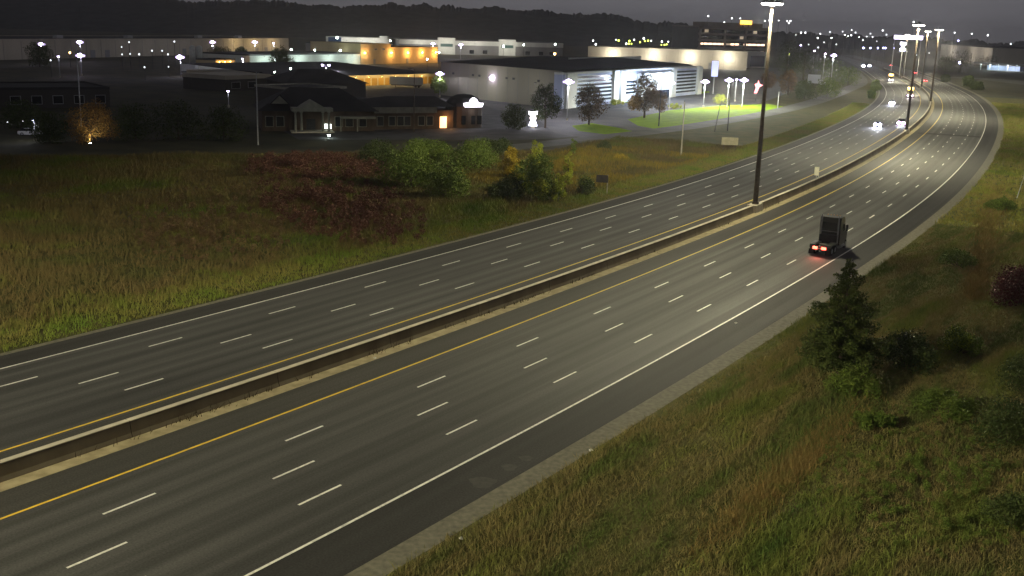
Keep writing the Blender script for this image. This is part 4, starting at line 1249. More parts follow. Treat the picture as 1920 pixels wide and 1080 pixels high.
for px in (713, 735, 751, 764, 790, 806):
    x = b.X(px, 220)
    b.window(x - 0.75, x + 0.75, 0.9, 3.0, M_stone)
for px in (870, 888, 900):
    x = b.X(px, 220)
    MB().box(x - 0.5, x + 0.5, -rad * 0.8 + 4 - 0.15, -rad * 0.8 + 4.6, 0.9, 3.0).build('window', M_glass, b.root)
xe = b.X(831, 222)
MB().box(xe - 0.85, xe + 0.85, -0.12, -0.004, 0.2, 2.9).build('lit_doorway', emis('warm_doorway', (1.0, 0.50, 0.20), 3.5), b.root)
lamp('entrance_light', b.root, (xe + 1.0, -1.2, 2.2), 260, (1.0, 0.45, 0.15), 0.3)
# glowing sign on the dome: wide flat tray with a rounded crown
xs0, xs1 = b.X(868, 200), b.X(905, 200)
ys = -rad * 0.8 + 4 - 0.5
xc = (xs0 + xs1) / 2; hw = (xs1 - xs0) / 2
outline = [(xc - hw, 6.1), (xc - hw * 0.9, 5.2), (xc + hw * 0.88, 5.2), (xc + hw, 6.1), (xc + hw * 0.5, 6.2), (xc + hw * 0.36, 6.9), (xc + hw * 0.12, 7.4), (xc - hw * 0.1, 7.45), (xc - hw * 0.34, 6.95), (xc - hw * 0.45, 6.25)]
sgn = MB().prism(outline, 'y', ys - 0.2, ys).build('glowing_sign', emis('white_neon_panel', (0.95, 0.88, 1.0), 5.0), b.root)
MB().box(xc - hw * 0.85, xc + hw * 0.85, ys + 0.01, ys + 0.3, 5.0, 5.19).build('sign_rail', M_dark, sgn)
lamp('sign_light', b.root, (xc, ys - 1.0, 5.6), 250, (0.9, 0.9, 1.0), 0.5)

# far right buildings
b = Bld('far_right_warehouse', 'long pale warehouse on the skyline right of the far masts', G(1765, 84, 17), G(1862, 91, 17), 17)
b.wall(60, W_cream); b.flat_roof(60, M_roofd, pm=W_cream)
for k in range(1, 7):
    MB().box(b.L * k / 7 - 0.1, b.L * k / 7 + 0.1, -0.06, 0, 0, 16.5).build('panel_joint', W_grey, b.root)
for px in (1785, 1825, 1850):
    b.wall_lamp(b.X(px), 14, 30000, M_galv, (1, 0.92, 0.85), 0.3, 30)  # fills added far out from the wall to brighten the warehouse
b = Bld('far_dark_building', 'dark block-shaped building at the far right edge', G(1861, 87, 18), G(1940, 91, 18), 18)
b.wall(50, W_dark); b.flat_roof(50, M_roofd)
b.window(6, 14, 3, 6); b.window(20, 28, 3, 6)
# lit canopy station at far right
A = G(1832, 117, 6); B_ = G(1916, 121, 6)
b = Bld('canopy_station', 'brightly lit canopy and forecourt at the far right edge', A, B_, 6)
MB().box(0, b.L, -7, 7, 5.3, 6.3).build('canopy', W_white, b.root)
for k in range(5):
    x = b.L * (k + 0.5) / 5
    MB().tube([(x, 0, 0), (x, 0, 5.3)], 0.25, 8).build('canopy_post', W_white, b.root)
    MB().box(x - 1.2, x + 1.2, -2, 2, 5.18, 5.29).build('canopy_light', emis('canopy_lens', (0.85, 1.0, 1.0), 12), b.root)
lamp('canopy_glow', b.root, (b.L * 0.3, 0, 4.6), 8000, (0.8, 1.0, 1.0), 1.5)
lamp('canopy_glow', b.root, (b.L * 0.75, 0, 4.6), 8000, (0.85, 0.9, 1.0), 1.5)
MB().box(4, b.L - 6, 10, 16, 0, 4).build('kiosk', W_blue, b.root)
# long white lit sign band on posts
p = atd(1677, 69.5, 720); p2 = atd(1730, 71, 720)
t = thing('lit_sign_band', 'long glowing white sign band on posts beyond the bend', 'sign', (p.x, p.y, 0))
L_ = p2.x - p.x
MB().box(0, L_, -0.4, 0.4, p.z - 1.2, p.z + 1.2).build('sign_face', emis('violet_white_sign', (0.80, 0.70, 1.0), 7.0), t)
for x in (0.6, L_ * 0.5, L_ - 0.6):
    MB().tube([(x, 0.8, 0), (x, 0.8, p.z)], 0.25, 8).build('post', M_galv, t)
p = atd(1692, 95, 700); p3 = atd(1692, 80, 700)
t = thing('blue_pylon_sign', 'small upright blue and white lit sign below the long sign band', 'sign', (p.x, p.y, 0))
for k, (z, w) in enumerate(((p.z + 0.6, 1.8), (p.z + 2.6, 0.9), (p3.z - 0.6, 1.9))):
    MB().box(-w, w, -0.2, 0.2, z - 0.9, z + 0.9).build('lit_panel', emis('blue_white_panel', (0.55, 0.55, 1.0), 5.0), t)
MB().tube([(0, 0.4, 0), (0, 0.4, p3.z)], 0.25, 8).build('post', M_galv, t)

# ------------------------------------------------------------------ signs
# barrier sign seen from the front
x, y = R(177.5, -4.42)
t = thing('barrier_sign', 'pale rectangular sign standing on the median barrier', 'sign', (float(x), float(y), 1.05), -RT(177) + 0.15)
MB().tube([(0, 0, 0), (0, 0, 1.5)], 0.06, 8).build('post', M_galv, t)
MB().tube([(0.35, 0, 0), (0.35, 0, 0.7)], 0.05, 8).build('post', M_galv, t)
MB().box(-0.38, 0.38, -0.06, -0.02, 0.6, 2.05).build('sign_plate', mat('pale_sign_face', (0.5, 0.49, 0.40), (0.6, 0.58, 0.46), scale=2, rough=0.6), t)
# roadside sign, dark back
p = G(1138, 363)
t = thing('roadside_sign', 'dark rectangular sign on a pale post at the far shoulder', 'sign', (p.x, p.y, 0), -0.25)
MB().box(-0.08, 0.08, -0.06, 0.06, 0, 2.9).build('post', mat('pale_pole', (0.30, 0.28, 0.22)), t)
MB().box(-1.75, 0.10, -0.12, -0.065, 1.7, 2.85).build('sign_plate', mat('dark_sign_back', (0.055, 0.05, 0.055), (0.075, 0.07, 0.07), scale=2, rough=0.5), t)
p = G(1367, 284)
t = thing('verge_sign', 'pale blank sign panel in the grass below the service road', 'sign', (p.x, p.y, 0), -0.1)
for x in (-1.2, 1.2):
    MB().box(x - 0.06, x + 0.06, -0.06, 0.06, 0, 2.9).build('post', M_steel, t)
MB().box(-1.75, 1.75, -0.12, -0.065, 1.4, 3.0).build('sign_plate', mat('worn_sign_face', (0.24, 0.22, 0.14), (0.32, 0.29, 0.2), scale=1.5, rough=0.6), t)
# glowing pylon sign by the dark trees
p = G(999, 240)
t = thing('glowing_pylon_sign', 'white glowing pylon sign in front of the dark trees', 'sign', (p.x, p.y, 0))
M_glow = emis('white_sign_glow', (0.95, 0.92, 1.0), 4.0)
MB().prism([(-1.1, 3.3), (-1.2, 4.2), (-0.3, 3.95), (0.1, 4.1), (1.1, 4.25), (1.0, 3.4), (0.4, 3.1), (-0.5, 3.1)], 'y', -0.2, 0.2).build('top_panel', M_glow, t)
MB().prism([(-0.55, 1.9), (-0.85, 2.5), (-0.5, 3.09), (0.5, 3.09), (0.8, 2.4), (0.5, 1.9)], 'y', -0.2, 0.2).build('middle_panel', emis('pink_sign_glow', (1.0, 0.82, 0.80), 3.0), t)
MB().prism([(-1.15, 0.5), (-0.75, 1.6), (-0.3, 1.89), (0.35, 1.89), (0.8, 1.5), (1.1, 0.5)], 'y', -0.25, 0.25).build('lower_panel', emis('lavender_sign_glow', (0.82, 0.82, 1.0), 4.0), t)
MB().box(-0.5, 0.5, -0.3, 0.3, 0, 0.49).build('plinth', M_conc, t)
lamp('sign_light', t, (0, -1.2, 2.2), 500, (0.9, 0.88, 1.0), 0.6)
# small lit sign and ground lamp before the house
p = G(615, 247)
t = thing('small_lit_sign', 'small white lit sign before the portico house', 'sign', (p.x, p.y, 0))
MB().box(-0.75, 0.75, -0.1, 0.1, 0.7, 1.75).build('lit_face', emis('green_white_sign', (0.86, 1.0, 0.9), 4.0), t)
MB().box(-0.1, 0.1, -0.08, 0.08, 0, 0.69).build('post', M_dark, t)
p = G(617, 259)
t = thing('bollard_light', 'low bollard lamp lighting the paving below the small lit sign', 'bollard lamp', (p.x, p.y, 0))
MB().tube([(0, 0, 0), (0, 0, 0.5)], 0.10, 8).build('post', M_dark, t)
MB().tube([(0, 0, 0.5), (0, 0, 0.75)], 0.28, 10).build('lens', M_ledg, t)
lamp('bollard_lamp', t, (0, -0.3, 1.3), 90, GRN, 0.15)
# red neon sign
p = G(1417, 190)
t = thing('red_neon_sign', 'star-like red neon sign beyond the lawn', 'sign', (p.x, p.y, 0))
MB().tube([(0, 0, 0), (0, 0, 3.2)], 0.12, 8).build('post', M_dark, t)
MB().prism([(-0.9, 3.0), (-0.35, 5.0), (-0.9, 6.3), (0.2, 6.6), (0.35, 7.8), (0.9, 6.4), (2.2, 6.0), (0.9, 5.3), (0.5, 4.2), (0.1, 3.0)], 'y', -0.15, 0.15).build('neon_panel', emis('red_neon', (1.0, 0.10, 0.16), 3.5), t)
# pale blue lit panel in the air behind the office end
p = G(1337, 176)
t = thing('blue_banner_sign', 'upright glowing blue panel at the right end of the office', 'sign', (p.x, p.y, 0))
MB().box(-1.3, 1.3, -0.2, 0.2, 7.0, 13.2, 0.0).build('lit_panel', emis('blue_banner', (0.45, 0.5, 1.0), 1.3), t)
MB().tube([(0, 0.3, 0), (0, 0.3, 12.8)], 0.2, 8).build('post', M_galv, t)

# ------------------------------------------------------------------ trees around the buildings
tree('lot_tree', 'brownish round-headed tree on the small lawn before the office', G(1104, 234), 11.0, 9.0, 'brown', 3200, 0.5, bare=0.22, group='trees before the office')
tree('lot_tree', 'large dark tree with orange leaves before the office entrance', G(1208, 221), 13.2, 8.6, 'brown', 3400, 0.5, bare=0.24, group='trees before the office', accent=('orange', (1.0, 0.2), 0.35))
tree('lot_tree', 'narrow brown tree beside the orange leaved one', G(1236, 224), 8.5, 5.2, 'brown', 1300, 0.45, bare=0.3, group='trees before the office')
tree('dark_tree', 'dark tree with twin trunks beside the glowing pylon sign', G(1022, 240), 11.4, 8.2, 'dark', 2800, 0.48, bare=0.28, group='dark trees by the restaurant')
tree('dark_tree', 'squat dark tree between the restaurant and the glowing pylon sign', G(964, 242), 6.4, 7.0, 'dark', 2200, 0.45, bare=0.12, group='dark trees by the restaurant')
tree('green_tree', 'small green tree under the lamp by the storage doors', G(823, 182), 7.5, 6.5, 'green', 1800, 0.5, bare=0.3)
tree('dark_tree', 'big dark tree covering the end of the white warehouse', G(527, 142), 13.0, 13.0, 'dark', 3000, 0.7, bare=0.15)
tree('round_tree', 'round dark tree under the lamp by the cream warehouse', G(412, 118), 8.5, 13.5, 'dark', 2200, 0.7, bare=0.15)
tree('round_tree', 'small dark tree right of the round tree under the lamps', G(452, 112), 8.0, 9.0, 'dark', 1400, 0.7, bare=0.15)
tree('dark_tree', 'dark spreading tree beneath the leftmost lamp', G(75, 125), 11.5, 13.0, 'dark', 2200, 0.7, bare=0.15)
shrub('hedge_bush', 'yellow green bush lit by the yard lamps near the storage tanks', G(470, 138), 3.2, 9.0, 'lime', 900, 0.45, nclump=10)
shrub('hedge_bush', 'small lit bush beside the white trailers', G(403, 140), 2.2, 5.0, 'lime', 500, 0.4, nclump=7)
shrub('hedge_bush', 'yellowish hedge at the left end of the cream warehouse', G(1090, 116), 4.0, 16.0, 'lime', 900, 0.6, nclump=12)
shrub('hedge_bush', 'green hedge mound before the office entrance', G(1156, 196), 2.0, 8.0, 'lime', 900, 0.35, nclump=9)
shrub('hedge_bush', 'pale yellow clump before the brilliant lamp posts', G(1350, 194), 3.4, 7.0, 'lime', 700, 0.4, nclump=8)
shrub('hedge_bush', 'pale yellow clump left of the brilliant lamp posts', G(1265, 204), 2.0, 7.0, 'lime', 600, 0.4, nclump=8)
GC = 'conifers before the cream warehouse'
for lab, px, py, h_, w_ in (('dark bushy conifer third along the cream warehouse', 1183, 121, 7.5, 4.6), ('thin pointed conifer second along the cream warehouse', 1203, 121, 7.2, 3.0), ('low conifer beside the second warehouse lamp', 1216, 121, 5.2, 3.0), ('broad dark tree beside the second warehouse lamp', 1249, 122, 8.8, 7.5), ('pale green tree under the first warehouse lamp', 1159, 121, 6.0, 5.0)):
    conifer('conifer', lab, G(px, py), h_, w_, 'dark' if 'pale' not in lab else 'lime', 700, 0.7, GC, tiers=9)
GRT = 'trees along the service road'
for lab, px, py, h_, w_, lf in (
    ('tall dark tree just right of the nearest mast', 1474, 150, 23, 20.0, 'dark'),
    ('dark tree left of the brilliant roadside lamp', 1506, 150, 17.5, 19.0, 'dark'),
    ('olive brown tree right of the nearest mast', 1477, 178, 11, 8.0, 'brown'),
    ('dim tree beneath the brilliant roadside lamp', 1556, 150, 13, 17.0, 'green'),
    ('green tree at the inside of the service road bend', 1590, 160, 9.5, 13.0, 'green'),
    ('bushy green tree in front of the white parked truck', 1550, 182, 8.0, 11.0, 'green'),
    ('low dark green tree left of the white parked truck', 1508, 186, 7.5, 10.0, 'dark'),
    ('small dark tree between the service road and highway', 1641, 172, 5.6, 5.2, 'green'),
    ('small round tree beside the highway edge before the bend', 1634, 186, 4.6, 4.2, 'green'),
    ('dim olive tree behind the red neon sign', 1440, 165, 8.0, 8.0, 'brown'),
):
    tree('roadside_tree', lab, G(px, py), h_, w_, lf, 1800, 0.6, bare=0.15, group=GRT)
GRR = 'dark trees outside the bend'
for lab, px, py, h_, w_ in (('broad dark tree left of the canopy station', 1800, 136, 17, 26), ('dark tree under the second far mast', 1772, 134, 12, 16), ('round dark bush at the outer edge of the bend', 1815, 162, 6.0, 8.0), ('small dark bush where the bend begins', 1772, 154, 4.5, 6.0), ('low dark bush beyond the outer gravel edge', 1832, 168, 4.0, 7.0), ('dark tree beyond the side road', 1850, 128, 10, 24)):
    tree('bend_tree', lab, G(px, py), h_, w_, 'dark', 1500, 0.8, bare=0.1, group=GRR)
GLT = 'dark trees in the unlit lot at far left'
for lab, px, py, h_, w_ in (('dark tree behind the white parked car', 40, 240, 6.0, 9), ('dark tree right of the lit tree', 255, 262, 7.5, 11), ('dark tree left of the slim grey pole', 420, 262, 7.0, 10), ('dark tree between the lit tree and the slim pole', 335, 262, 8.0, 12), ('dark tree left of the lit tree', 95, 268, 6.0, 8)):
    tree('dark_lot_tree', lab, G(px, py), h_, w_, 'dark', 1800, 0.5, bare=0.12, group=GLT)
# tree lit from below
pl = G(172, 268)
tree('lit_tree', 'tree lit yellow from below at the far left', pl, 8.2, 11.0, 'orange', 2400, 0.42, bare=0.14, nclump=11)
t = thing('ground_floodlight', 'ground floodlight lighting the yellow tree from below', 'floodlight', (pl.x + 1.4, pl.y - 4.2, 0))
MB().box(-0.3, 0.3, -0.2, 0.2, 0.05, 0.4, 0.06).build('housing', M_dark, t)
MB().box(-0.22, 0.22, -0.12, 0.12, 0.405, 0.43).build('lens', M_ledg, t)
lamp('flood_lamp', t, (0, 0, 0.7), 900, (1.0, 0.92, 0.65), 0.25, 'SPOT', (-0.6, 4.0, 4.4), 95)

# ------------------------------------------------------------------ tanks, trailers, parked things
M_tank = mat('tank_metal', (0.40, 0.42, 0.40), (0.52, 0.54, 0.50), scale=1, rough=0.4, metal=0.2)
for lab, px in (('left of two pale upright storage tanks', 362), ('right of two pale upright storage tanks', 375)):
    p = G(px, 122)
    t = thing('storage_tank', lab, 'tank', (p.x, p.y, 0), 0, 'storage tanks')
    MB().tube([(0, 0, 0), (0, 0, 9.2)], 1.6, 16).build('shell', M_tank, t, True)
    MB().tube([(0, 0, 9.2), (0, 0, 10.0)], [1.62, 0.3], 16).build('cone_top', M_tank, t)
    MB().tube([(1.7, -0.4, 0), (1.7, -0.4, 9.4)], 0.06, 5).build('ladder', M_dark, t)
def trailer(label, p, rz, L=13, col=None, group='parked white trailers'):
    t = thing('parked_trailer', label, 'trailer', (p.x, p.y, 0), rz, group)
    MB().box(-L / 2, L / 2, -1.25, 1.25, 1.1, 4.0).build('box', col or W_white, t)
    MB().box(-L / 2 + 0.5, L / 2 - 0.5, -0.5, 0.5, 0.75, 1.09).build('chassis', M_dark, t)
    for x in (L / 2 - 1.6, L / 2 - 2.9):
        for y in (-1.05, 1.05):
            MB().tube([(x, y - 0.14, 0.5), (x, y + 0.14, 0.5)], 0.5, 12).build('wheel', M_dark, t)
    for y in (-0.8, 0.8):
        MB().box(-L / 2 + 2.2, -L / 2 + 2.4, y - 0.1, y + 0.1, 0, 0.75).build('landing_leg', M_dark, t)
    return t
trailer('white trailer below the storage tanks', G(370, 138), 0.15)
trailer('white trailer end on right of the storage tanks', G(393, 140), 0.9)
trailer('white trailer standing before the yellow storage doors', G(762, 164), 0.05)
# low orange lit wall under the round tree
b = Bld('orange_shed', 'low shed wall lit orange below the round dark tree', G(404, 113, 4), G(441, 112, 4), 4)
b.wall(12, W_tan); b.flat_roof(12, M_roofd)
for px in (410, 420, 430):
    b.wall_lamp(b.X(px), 3.2, 700, M_warm, SOD, 0.2)
b.door(2, 5, 2.6, M_grey_door)

# ------------------------------------------------------------------ vehicles
M_rubber = mat('tyre_rubber', (0.015, 0.015, 0.015), rough=0.9)
M_head = emis('headlight_lens', (0.70, 0.66, 1.0), 120.0)
M_headp = emis('headlight_violet', (0.85, 0.50, 1.0), 60.0)
M_tail = emis('taillight_lens', (1.0, 0.05, 0.05), 9.0)
M_tailb = emis('taillight_far', (1.0, 0.05, 0.06), 22.0)
M_amber = emis('amber_marker', (1.0, 0.55, 0.10), 9.0)
def paint(name, c):
    return mat(name, c, rough=0.3, spec=0.5, coat=0.6)
def wheel(t, x, y, r=0.33, w=0.22, name='wheel'):
    wh = MB().tube([(x, y - w / 2, r), (x, y + w / 2, r)], r, 16).build(name, M_rubber, t)
    MB().tube([(x, y - w / 2 - 0.01, r), (x, y + w / 2 + 0.01, r)], r * 0.6, 12).build('rim', M_galv, wh)
def car(label, s, u, dirn, col, group, head=0.0, tail=0.0, lens=None, suv=False, at=None, rz=None, name='car'):
    """local +x forward"""
    if at is None:
        x, y = R(s, u); loc = (float(x), float(y), 0.03); rz = math.pi / 2 - RT(s) + (0 if dirn > 0 else math.pi)
    else:
        loc = at
    t = thing(name, label, 'car', loc, rz, group)
    L, h1, h2, wd = (4.6, 0.95, 1.45, 0.90) if not suv else (4.8, 1.10, 1.78, 0.95)
    x0, x1 = -L / 2, L / 2
    low = [(x0, 0.32), (x0 - 0.02, 0.62), (x0 + 0.06, h1 - 0.05), (x0 + 0.5, h1), (x1 - 1.35, h1), (x1 - 0.25, h1 - 0.18), (x1, 0.62), (x1 + 0.02, 0.36), (x1 - 0.3, 0.22), (x0 + 0.3, 0.22)]
    up = [(x0 + 0.25, h1 + .001), (x0 + (0.85 if not suv else 0.35), h2 - 0.03), (x0 + 1.5, h2), (x1 - 2.3, h2), (x1 - 1.9, h2 - 0.06), (x1 - 1.1, h1 + .001)]
    mb = MB().prism(low, 'y', -wd, wd)
    n_ = len(up)
    a = [(p[0], -wd + 0.06, p[1]) if p[1] < h1 + .01 else (p[0], -wd + 0.22, p[1]) for p in up]
    c = [(p[0], wd - 0.06, p[1]) if p[1] < h1 + .01 else (p[0], wd - 0.22, p[1]) for p in up]
    mb.build('body', col, t)
    MB().add(a + c, [tuple(range(n_))[::-1], tuple(range(n_, 2 * n_))] + [(i, (i + 1) % n_, (i + 1) % n_ + n_, i + n_) for i in range(n_)]).build('cabin_glass', M_glass, t)
    MB().box(x0 + 1.2, x1 - 2.2, -wd + 0.2, wd - 0.2, h2 - 0.015, h2 + 0.03).build('roof_panel', col, t)
    for xx in (x0 + 0.85, x1 - 0.9):
        for yy in (-wd + 0.10, wd - 0.10):
            wheel(t, xx, yy)
    for yy in (-wd + 0.30, wd - 0.30):
        MB().ball((x1 - 0.02, yy, 0.66), (0.2 if at is not None else 0.42 if s < 600 else 0.6), 10).build('headlight', lens or (M_head if head else M_galv), t)  # moving cars get oversized balls, headlight bloom put into the shape
        MB().box(x0 - 0.05, x0 + 0.05, yy - 0.27, yy + 0.27, 0.60, 0.92).build('taillight', (M_tailb if at is None and s > 500 else M_tail) if tail else mat('unlit_tail', (0.2, 0.01, 0.01), rough=0.3), t)
    if head:
        lamp('headlight_beam', t, (x1 + 0.3, 0, 0.8), head, (0.85, 0.9, 1.0), 0.25, 'SPOT', (x1 + 14, 0, 0.0), 70, 0.8)
    if tail:
        lamp('taillight_glow', t, (x0 - 0.3, 0, 0.75), tail, (1.0, 0.12, 0.10), 0.2, 'SPOT', (x0 - 5, 0, 0), 110, 0.9)
    return t
GO, GA = 'oncoming vehicles on the far carriageway', 'vehicles driving away on the near carriageway'
def uL(lane):
    return -MED - (lane - 0.5) * W
car('oncoming car with brilliant white headlights nearest the camera', 313, uL(2.1), -1, paint('paint_grey', (0.09, 0.09, 0.10)), GO, head=9000)
car('oncoming car with violet headlights beside the second mast', 325, uL(0.6), -1, paint('paint_red', (0.10, 0.03, 0.03)), GO, head=3500, lens=M_headp, suv=True)
car('second oncoming car with blue white headlights behind the nearest one', 424, uL(3.3), -1, paint('paint_black', (0.03, 0.03, 0.035)), GO, head=6000)
car('pair of far oncoming headlights at the left of the road', 950, uL(3.2), -1, paint('paint_black', (0.03, 0.03, 0.035)), GO, head=6000)
car('far oncoming car just right of the paired headlights', 962, uL(1.6), -1, paint('paint_grey', (0.09, 0.09, 0.10)), GO, head=5000)
car('far car with red taillights farthest up the road', 1000, 2.5 * W, 1, paint('paint_black', (0.03, 0.03, 0.035)), GA, tail=300)
car('car with bright red taillights entering the far straight', 815, 3.2 * W, 1, paint('paint_grey', (0.09, 0.09, 0.10)), GA, tail=300, suv=True)
car('car with red taillights behind the third mast', 668, 1.3 * W, 1, paint('paint_black', (0.03, 0.03, 0.035)), GA, tail=200)

def box_truck(label, s, u, col_box, markers, group, lens):
    x, y = R(s, u)
    t = thing('truck', label, 'truck', (float(x), float(y), 0.03), math.pi / 2 - RT(s) + math.pi, group)
    MB().box(-9.0, 3.0, -1.28, 1.28, 1.2, 4.0).build('cargo_box', col_box, t)
    MB().prism([(3.2, 0.5), (3.2, 3.0), (3.7, 3.2), (5.0, 2.9), (5.5, 2.0), (6.1, 1.8), (6.25, 0.5)], 'y', -1.2, 1.2).build('cab', paint('paint_cab', (0.25, 0.2, 0.1)), t)
    MB().prism([(4.92, 2.86), (5.48, 2.05), (5.53, 2.07), (4.98, 2.90)], 'y', -1.05, 1.05).build('windscreen', M_glass, t)
    MB().box(-8.8, 5.8, -0.5, 0.5, 0.6, 1.19).build('chassis', M_dark, t)
    for xx in (-7.6, -6.3, 2.2, 4.9):
        for yy in (-1.08, 1.08):
            wheel(t, xx, yy, 0.5, 0.3)
    for yy in (-0.9, 0.9):
        MB().ball((6.27, yy, 0.95), 0.22, 10).build('headlight', lens, t)
    for k in range(5):
        MB().box(3.7, 3.9, -1.1 + k * 0.5, -0.9 + k * 0.5, 3.25, 3.42).build('roof_marker', markers, t)
    MB().box(3.01, 3.12, -1.2, 1.2, 3.3, 4.2).build('box_header', M_amber if markers is M_amber else W_white, t)
    lamp('headlight_beam', t, (6.6, 0, 1.0), 4500, (1.0, 0.85, 0.8), 0.25, 'SPOT', (20, 0, 0), 70, 0.8)
    return t
box_truck('oncoming truck with amber roof lights in the middle of the bend', 487, uL(1.7), paint('paint_truck_yellow', (0.40, 0.30, 0.10)), M_amber, GO, M_headp)
box_truck('farther oncoming truck with amber lights above bright headlights', 655, uL(2.6), paint('paint_truck_tan', (0.30, 0.22, 0.10)), M_amber, GO, M_head)

# dark tractor truck driving away in the near carriageway
x, y = R(121.5, 3.42 * W)
t = thing('tractor_truck', 'dark tall-cab tractor truck with red taillights driving away', 'truck', (float(x), float(y), 0.03), math.pi / 2 - RT(118), GA)
P_dk = paint('paint_dark_green', (0.018, 0.022, 0.018))
MB().box(-3.4, 3.4, -0.45, 0.45, 0.62, 0.95).build('chassis', M_dark, t)
cabp = [(0.4, 0.75), (0.4, 4.0), (1.1, 4.15), (2.1, 3.95), (2.6, 2.9), (2.9, 2.1), (4.3, 1.85), (4.5, 1.5), (4.5, 0.75)]
MB().prism(cabp[:6] + [(2.9, 0.75)], 'y', -1.22, 1.22).build('cab', P_dk, t)
MB().prism([(2.905, 0.75), (2.905, 2.08), (4.3, 1.85), (4.5, 1.5), (4.5, 0.75)], 'y', -1.0, 1.0).build('bonnet', P_dk, t)
MB().box(0.36, 0.398, -0.9, 0.9, 2.5, 3.4).build('rear_window', M_glass, t)
MB().prism([(2.13, 3.9), (2.62, 2.88), (2.68, 2.9), (2.2, 3.92)], 'y', -1.1, 1.1).build('windscreen', M_glass, t)
for yy in (-1, 1):
    MB().box(1.5, 2.4, yy * 1.221 - 0.01, yy * 1.221 + 0.01, 2.3, 3.2).build('side_window', M_glass, t)
    MB().tube([(0.2, yy * 1.0, 0.9), (0.2, yy * 1.0, 4.3)], 0.09, 8).build('exhaust_stack', M_galv, t)
    MB().box(2.5, 2.62, yy * 1.42 - 0.12, yy * 1.42 + 0.12, 2.2, 3.0).build('mirror', M_dark, t)
    MB().prism([(-3.2, 0.9), (-3.1, 1.25), (-2.2, 1.35), (-1.1, 1.35), (-0.3, 1.2), (-0.2, 0.9), (-0.5, 1.1), (-2.9, 1.15)], 'y', yy * 0.95 - 0.28, yy * 0.95 + 0.28).build('fender', P_dk, t)
    for xx in (-2.4, -1.1):
        wheel(t, xx, yy * 0.95, 0.5, 0.52)
    wheel(t, 3.5, yy * 1.02, 0.5, 0.28)
    MB().box(-3.30, -3.26, yy * 0.95 - 0.30, yy * 0.95 + 0.30, 0.15, 0.70).build('mudflap', M_rubber, t)
    MB().box(-3.56, -3.44, yy * 0.5 - 0.26, yy * 0.5 + 0.26, 0.78, 1.06).build('taillight', emis('truck_taillight', (1.0, 0.10, 0.06), 8.0), t)
    MB().tube([(1.2, yy * 1.0, 0.55), (2.6, yy * 1.0, 0.55)], 0.3, 10).build('fuel_tank', M_galv, t)
MB().box(-3.44, -3.36, -1.1, 1.1, 0.72, 1.08).build('rear_bumper', M_dark, t)
MB().box(-3.47, -3.445, -0.15, 0.15, 0.80, 0.95).build('number_plate', M_galv, t)
for yy in (-0.7, -0.35, 0.0, 0.35, 0.7):
    MB().box(1.5, 1.62, yy - 0.06, yy + 0.06, 4.08, 4.17).build('roof_marker', mat('unlit_amber', (0.35, 0.15, 0.02), rough=0.3), t)
for zz in (1.3, 1.8, 2.3):
    MB().box(0.37, 0.395, -1.05, 1.05, zz, zz + 0.06).build('cab_rib', M_galv, t)
MB().tube([(-1.7, 0, 0.96), (-1.7, 0, 1.12)], 0.48, 12).build('fifth_wheel', M_dark, t)
MB().box(-0.2, 0.35, -1.0, 1.0, 0.96, 2.0).build('headache_rack', M_dark, t)
lamp('taillight_glow', t, (-3.7, 0, 0.9), 380, (1.0, 0.16, 0.12), 0.2, 'SPOT', (-8.5, 0, 0), 110, 0.9)
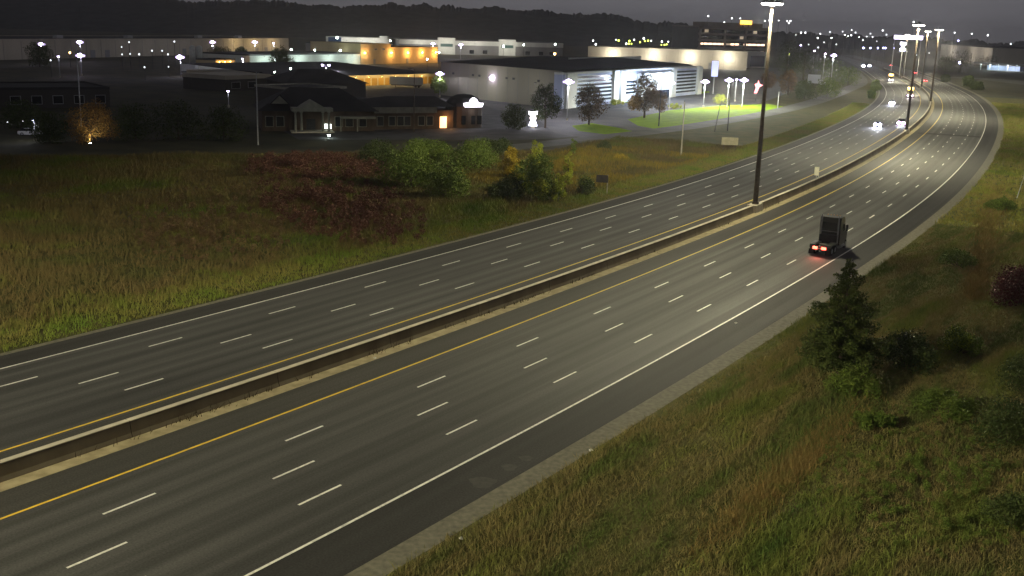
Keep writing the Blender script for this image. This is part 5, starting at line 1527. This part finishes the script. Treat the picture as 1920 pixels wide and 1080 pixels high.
# white parked truck among the roadside trees
p = G(1531, 160)
t = thing('parked_truck', 'white parked box truck half hidden by roadside trees', 'truck', (p.x, p.y, 0), -0.2)
MB().box(-4.5, 1.6, -1.2, 1.2, 1.0, 5.2).build('cargo_box', W_white, t)
MB().prism([(1.7, 0.5), (1.7, 2.7), (2.6, 2.8), (3.4, 1.9), (4.3, 1.7), (4.4, 0.5)], 'y', -1.1, 1.1).build('cab', W_white, t)
for xx in (-3.2, 3.2):
    for yy in (-1.0, 1.0):
        wheel(t, xx, yy, 0.45, 0.28)
MB().box(1.5, 1.72, -1.0, 1.0, 3.0, 3.6).build('visor_panel', M_dark, t)
# white car parked in the dark lot
p = G(58, 254)
car('white car parked in the dark lot at far left', 0, 0, 1, paint('paint_white', (0.6, 0.6, 0.6)), 'parked cars', at=(p.x, p.y, 0.02), rz=0.1)
lamp_post('dim lamp post over the white parked car', 63, 226, 4.0, 260, r=0.12)

# litter at the edge of the near shoulder and gutter
M_paper = mat('pale_litter', (0.55, 0.54, 0.46), (0.7, 0.68, 0.6), scale=8, rough=0.8)
for lab, px, py, a in (('small pale scrap lying on the near gravel edge', 1108, 846, 0.4), ('tiny pale scrap on the sandy gutter by the barrier', 703, 673, 1.2), ('small pale scrap in the grass below the gravel edge', 865, 1012, 2.0), ('tiny scrap on the near shoulder beside the white edge line', 1380, 607, 0.9)):
    p = G(px, py)
    tag(MB().add([(-0.14, -0.08, 0.0), (0.13, -0.10, 0.03), (0.16, 0.09, 0.0), (-0.10, 0.12, 0.05), (0.02, 0.0, 0.13), (0.0, 0.0, -0.01)], [(0, 1, 4), (1, 2, 4), (2, 3, 4), (3, 0, 4), (1, 0, 5), (2, 1, 5), (3, 2, 5), (0, 3, 5)]).build('litter_scrap', M_paper), lab, 'litter', 'litter scraps')
    o = COL.objects[-1]
    o.location = (p.x, p.y, 0.04); o.rotation_euler = (0, 0, a)
# ------------------------------------------------------------------ haze added to lift the dark tones and halo the lamps
hm_ = bpy.data.materials.new('lift_haze'); hm_.use_nodes = True
hn, hl = hm_.node_tree.nodes, hm_.node_tree.links
hn.remove(hn['Principled BSDF'])
pv = hn.new('ShaderNodeVolumePrincipled')
pv.inputs['Color'].default_value = (0.9, 0.9, 0.92, 1)
pv.inputs['Density'].default_value = 0.00013
pv.inputs['Anisotropy'].default_value = 0.8
hl.new(pv.outputs[0], hn['Material Output'].inputs['Volume'])
hz = MB().box(-6010, 6010, -1510, 9010, -1.0, 120.0).build('haze', hm_)
tag(hz, 'thin haze added over the whole scene to lift the darks', 'haze', kind='stuff')
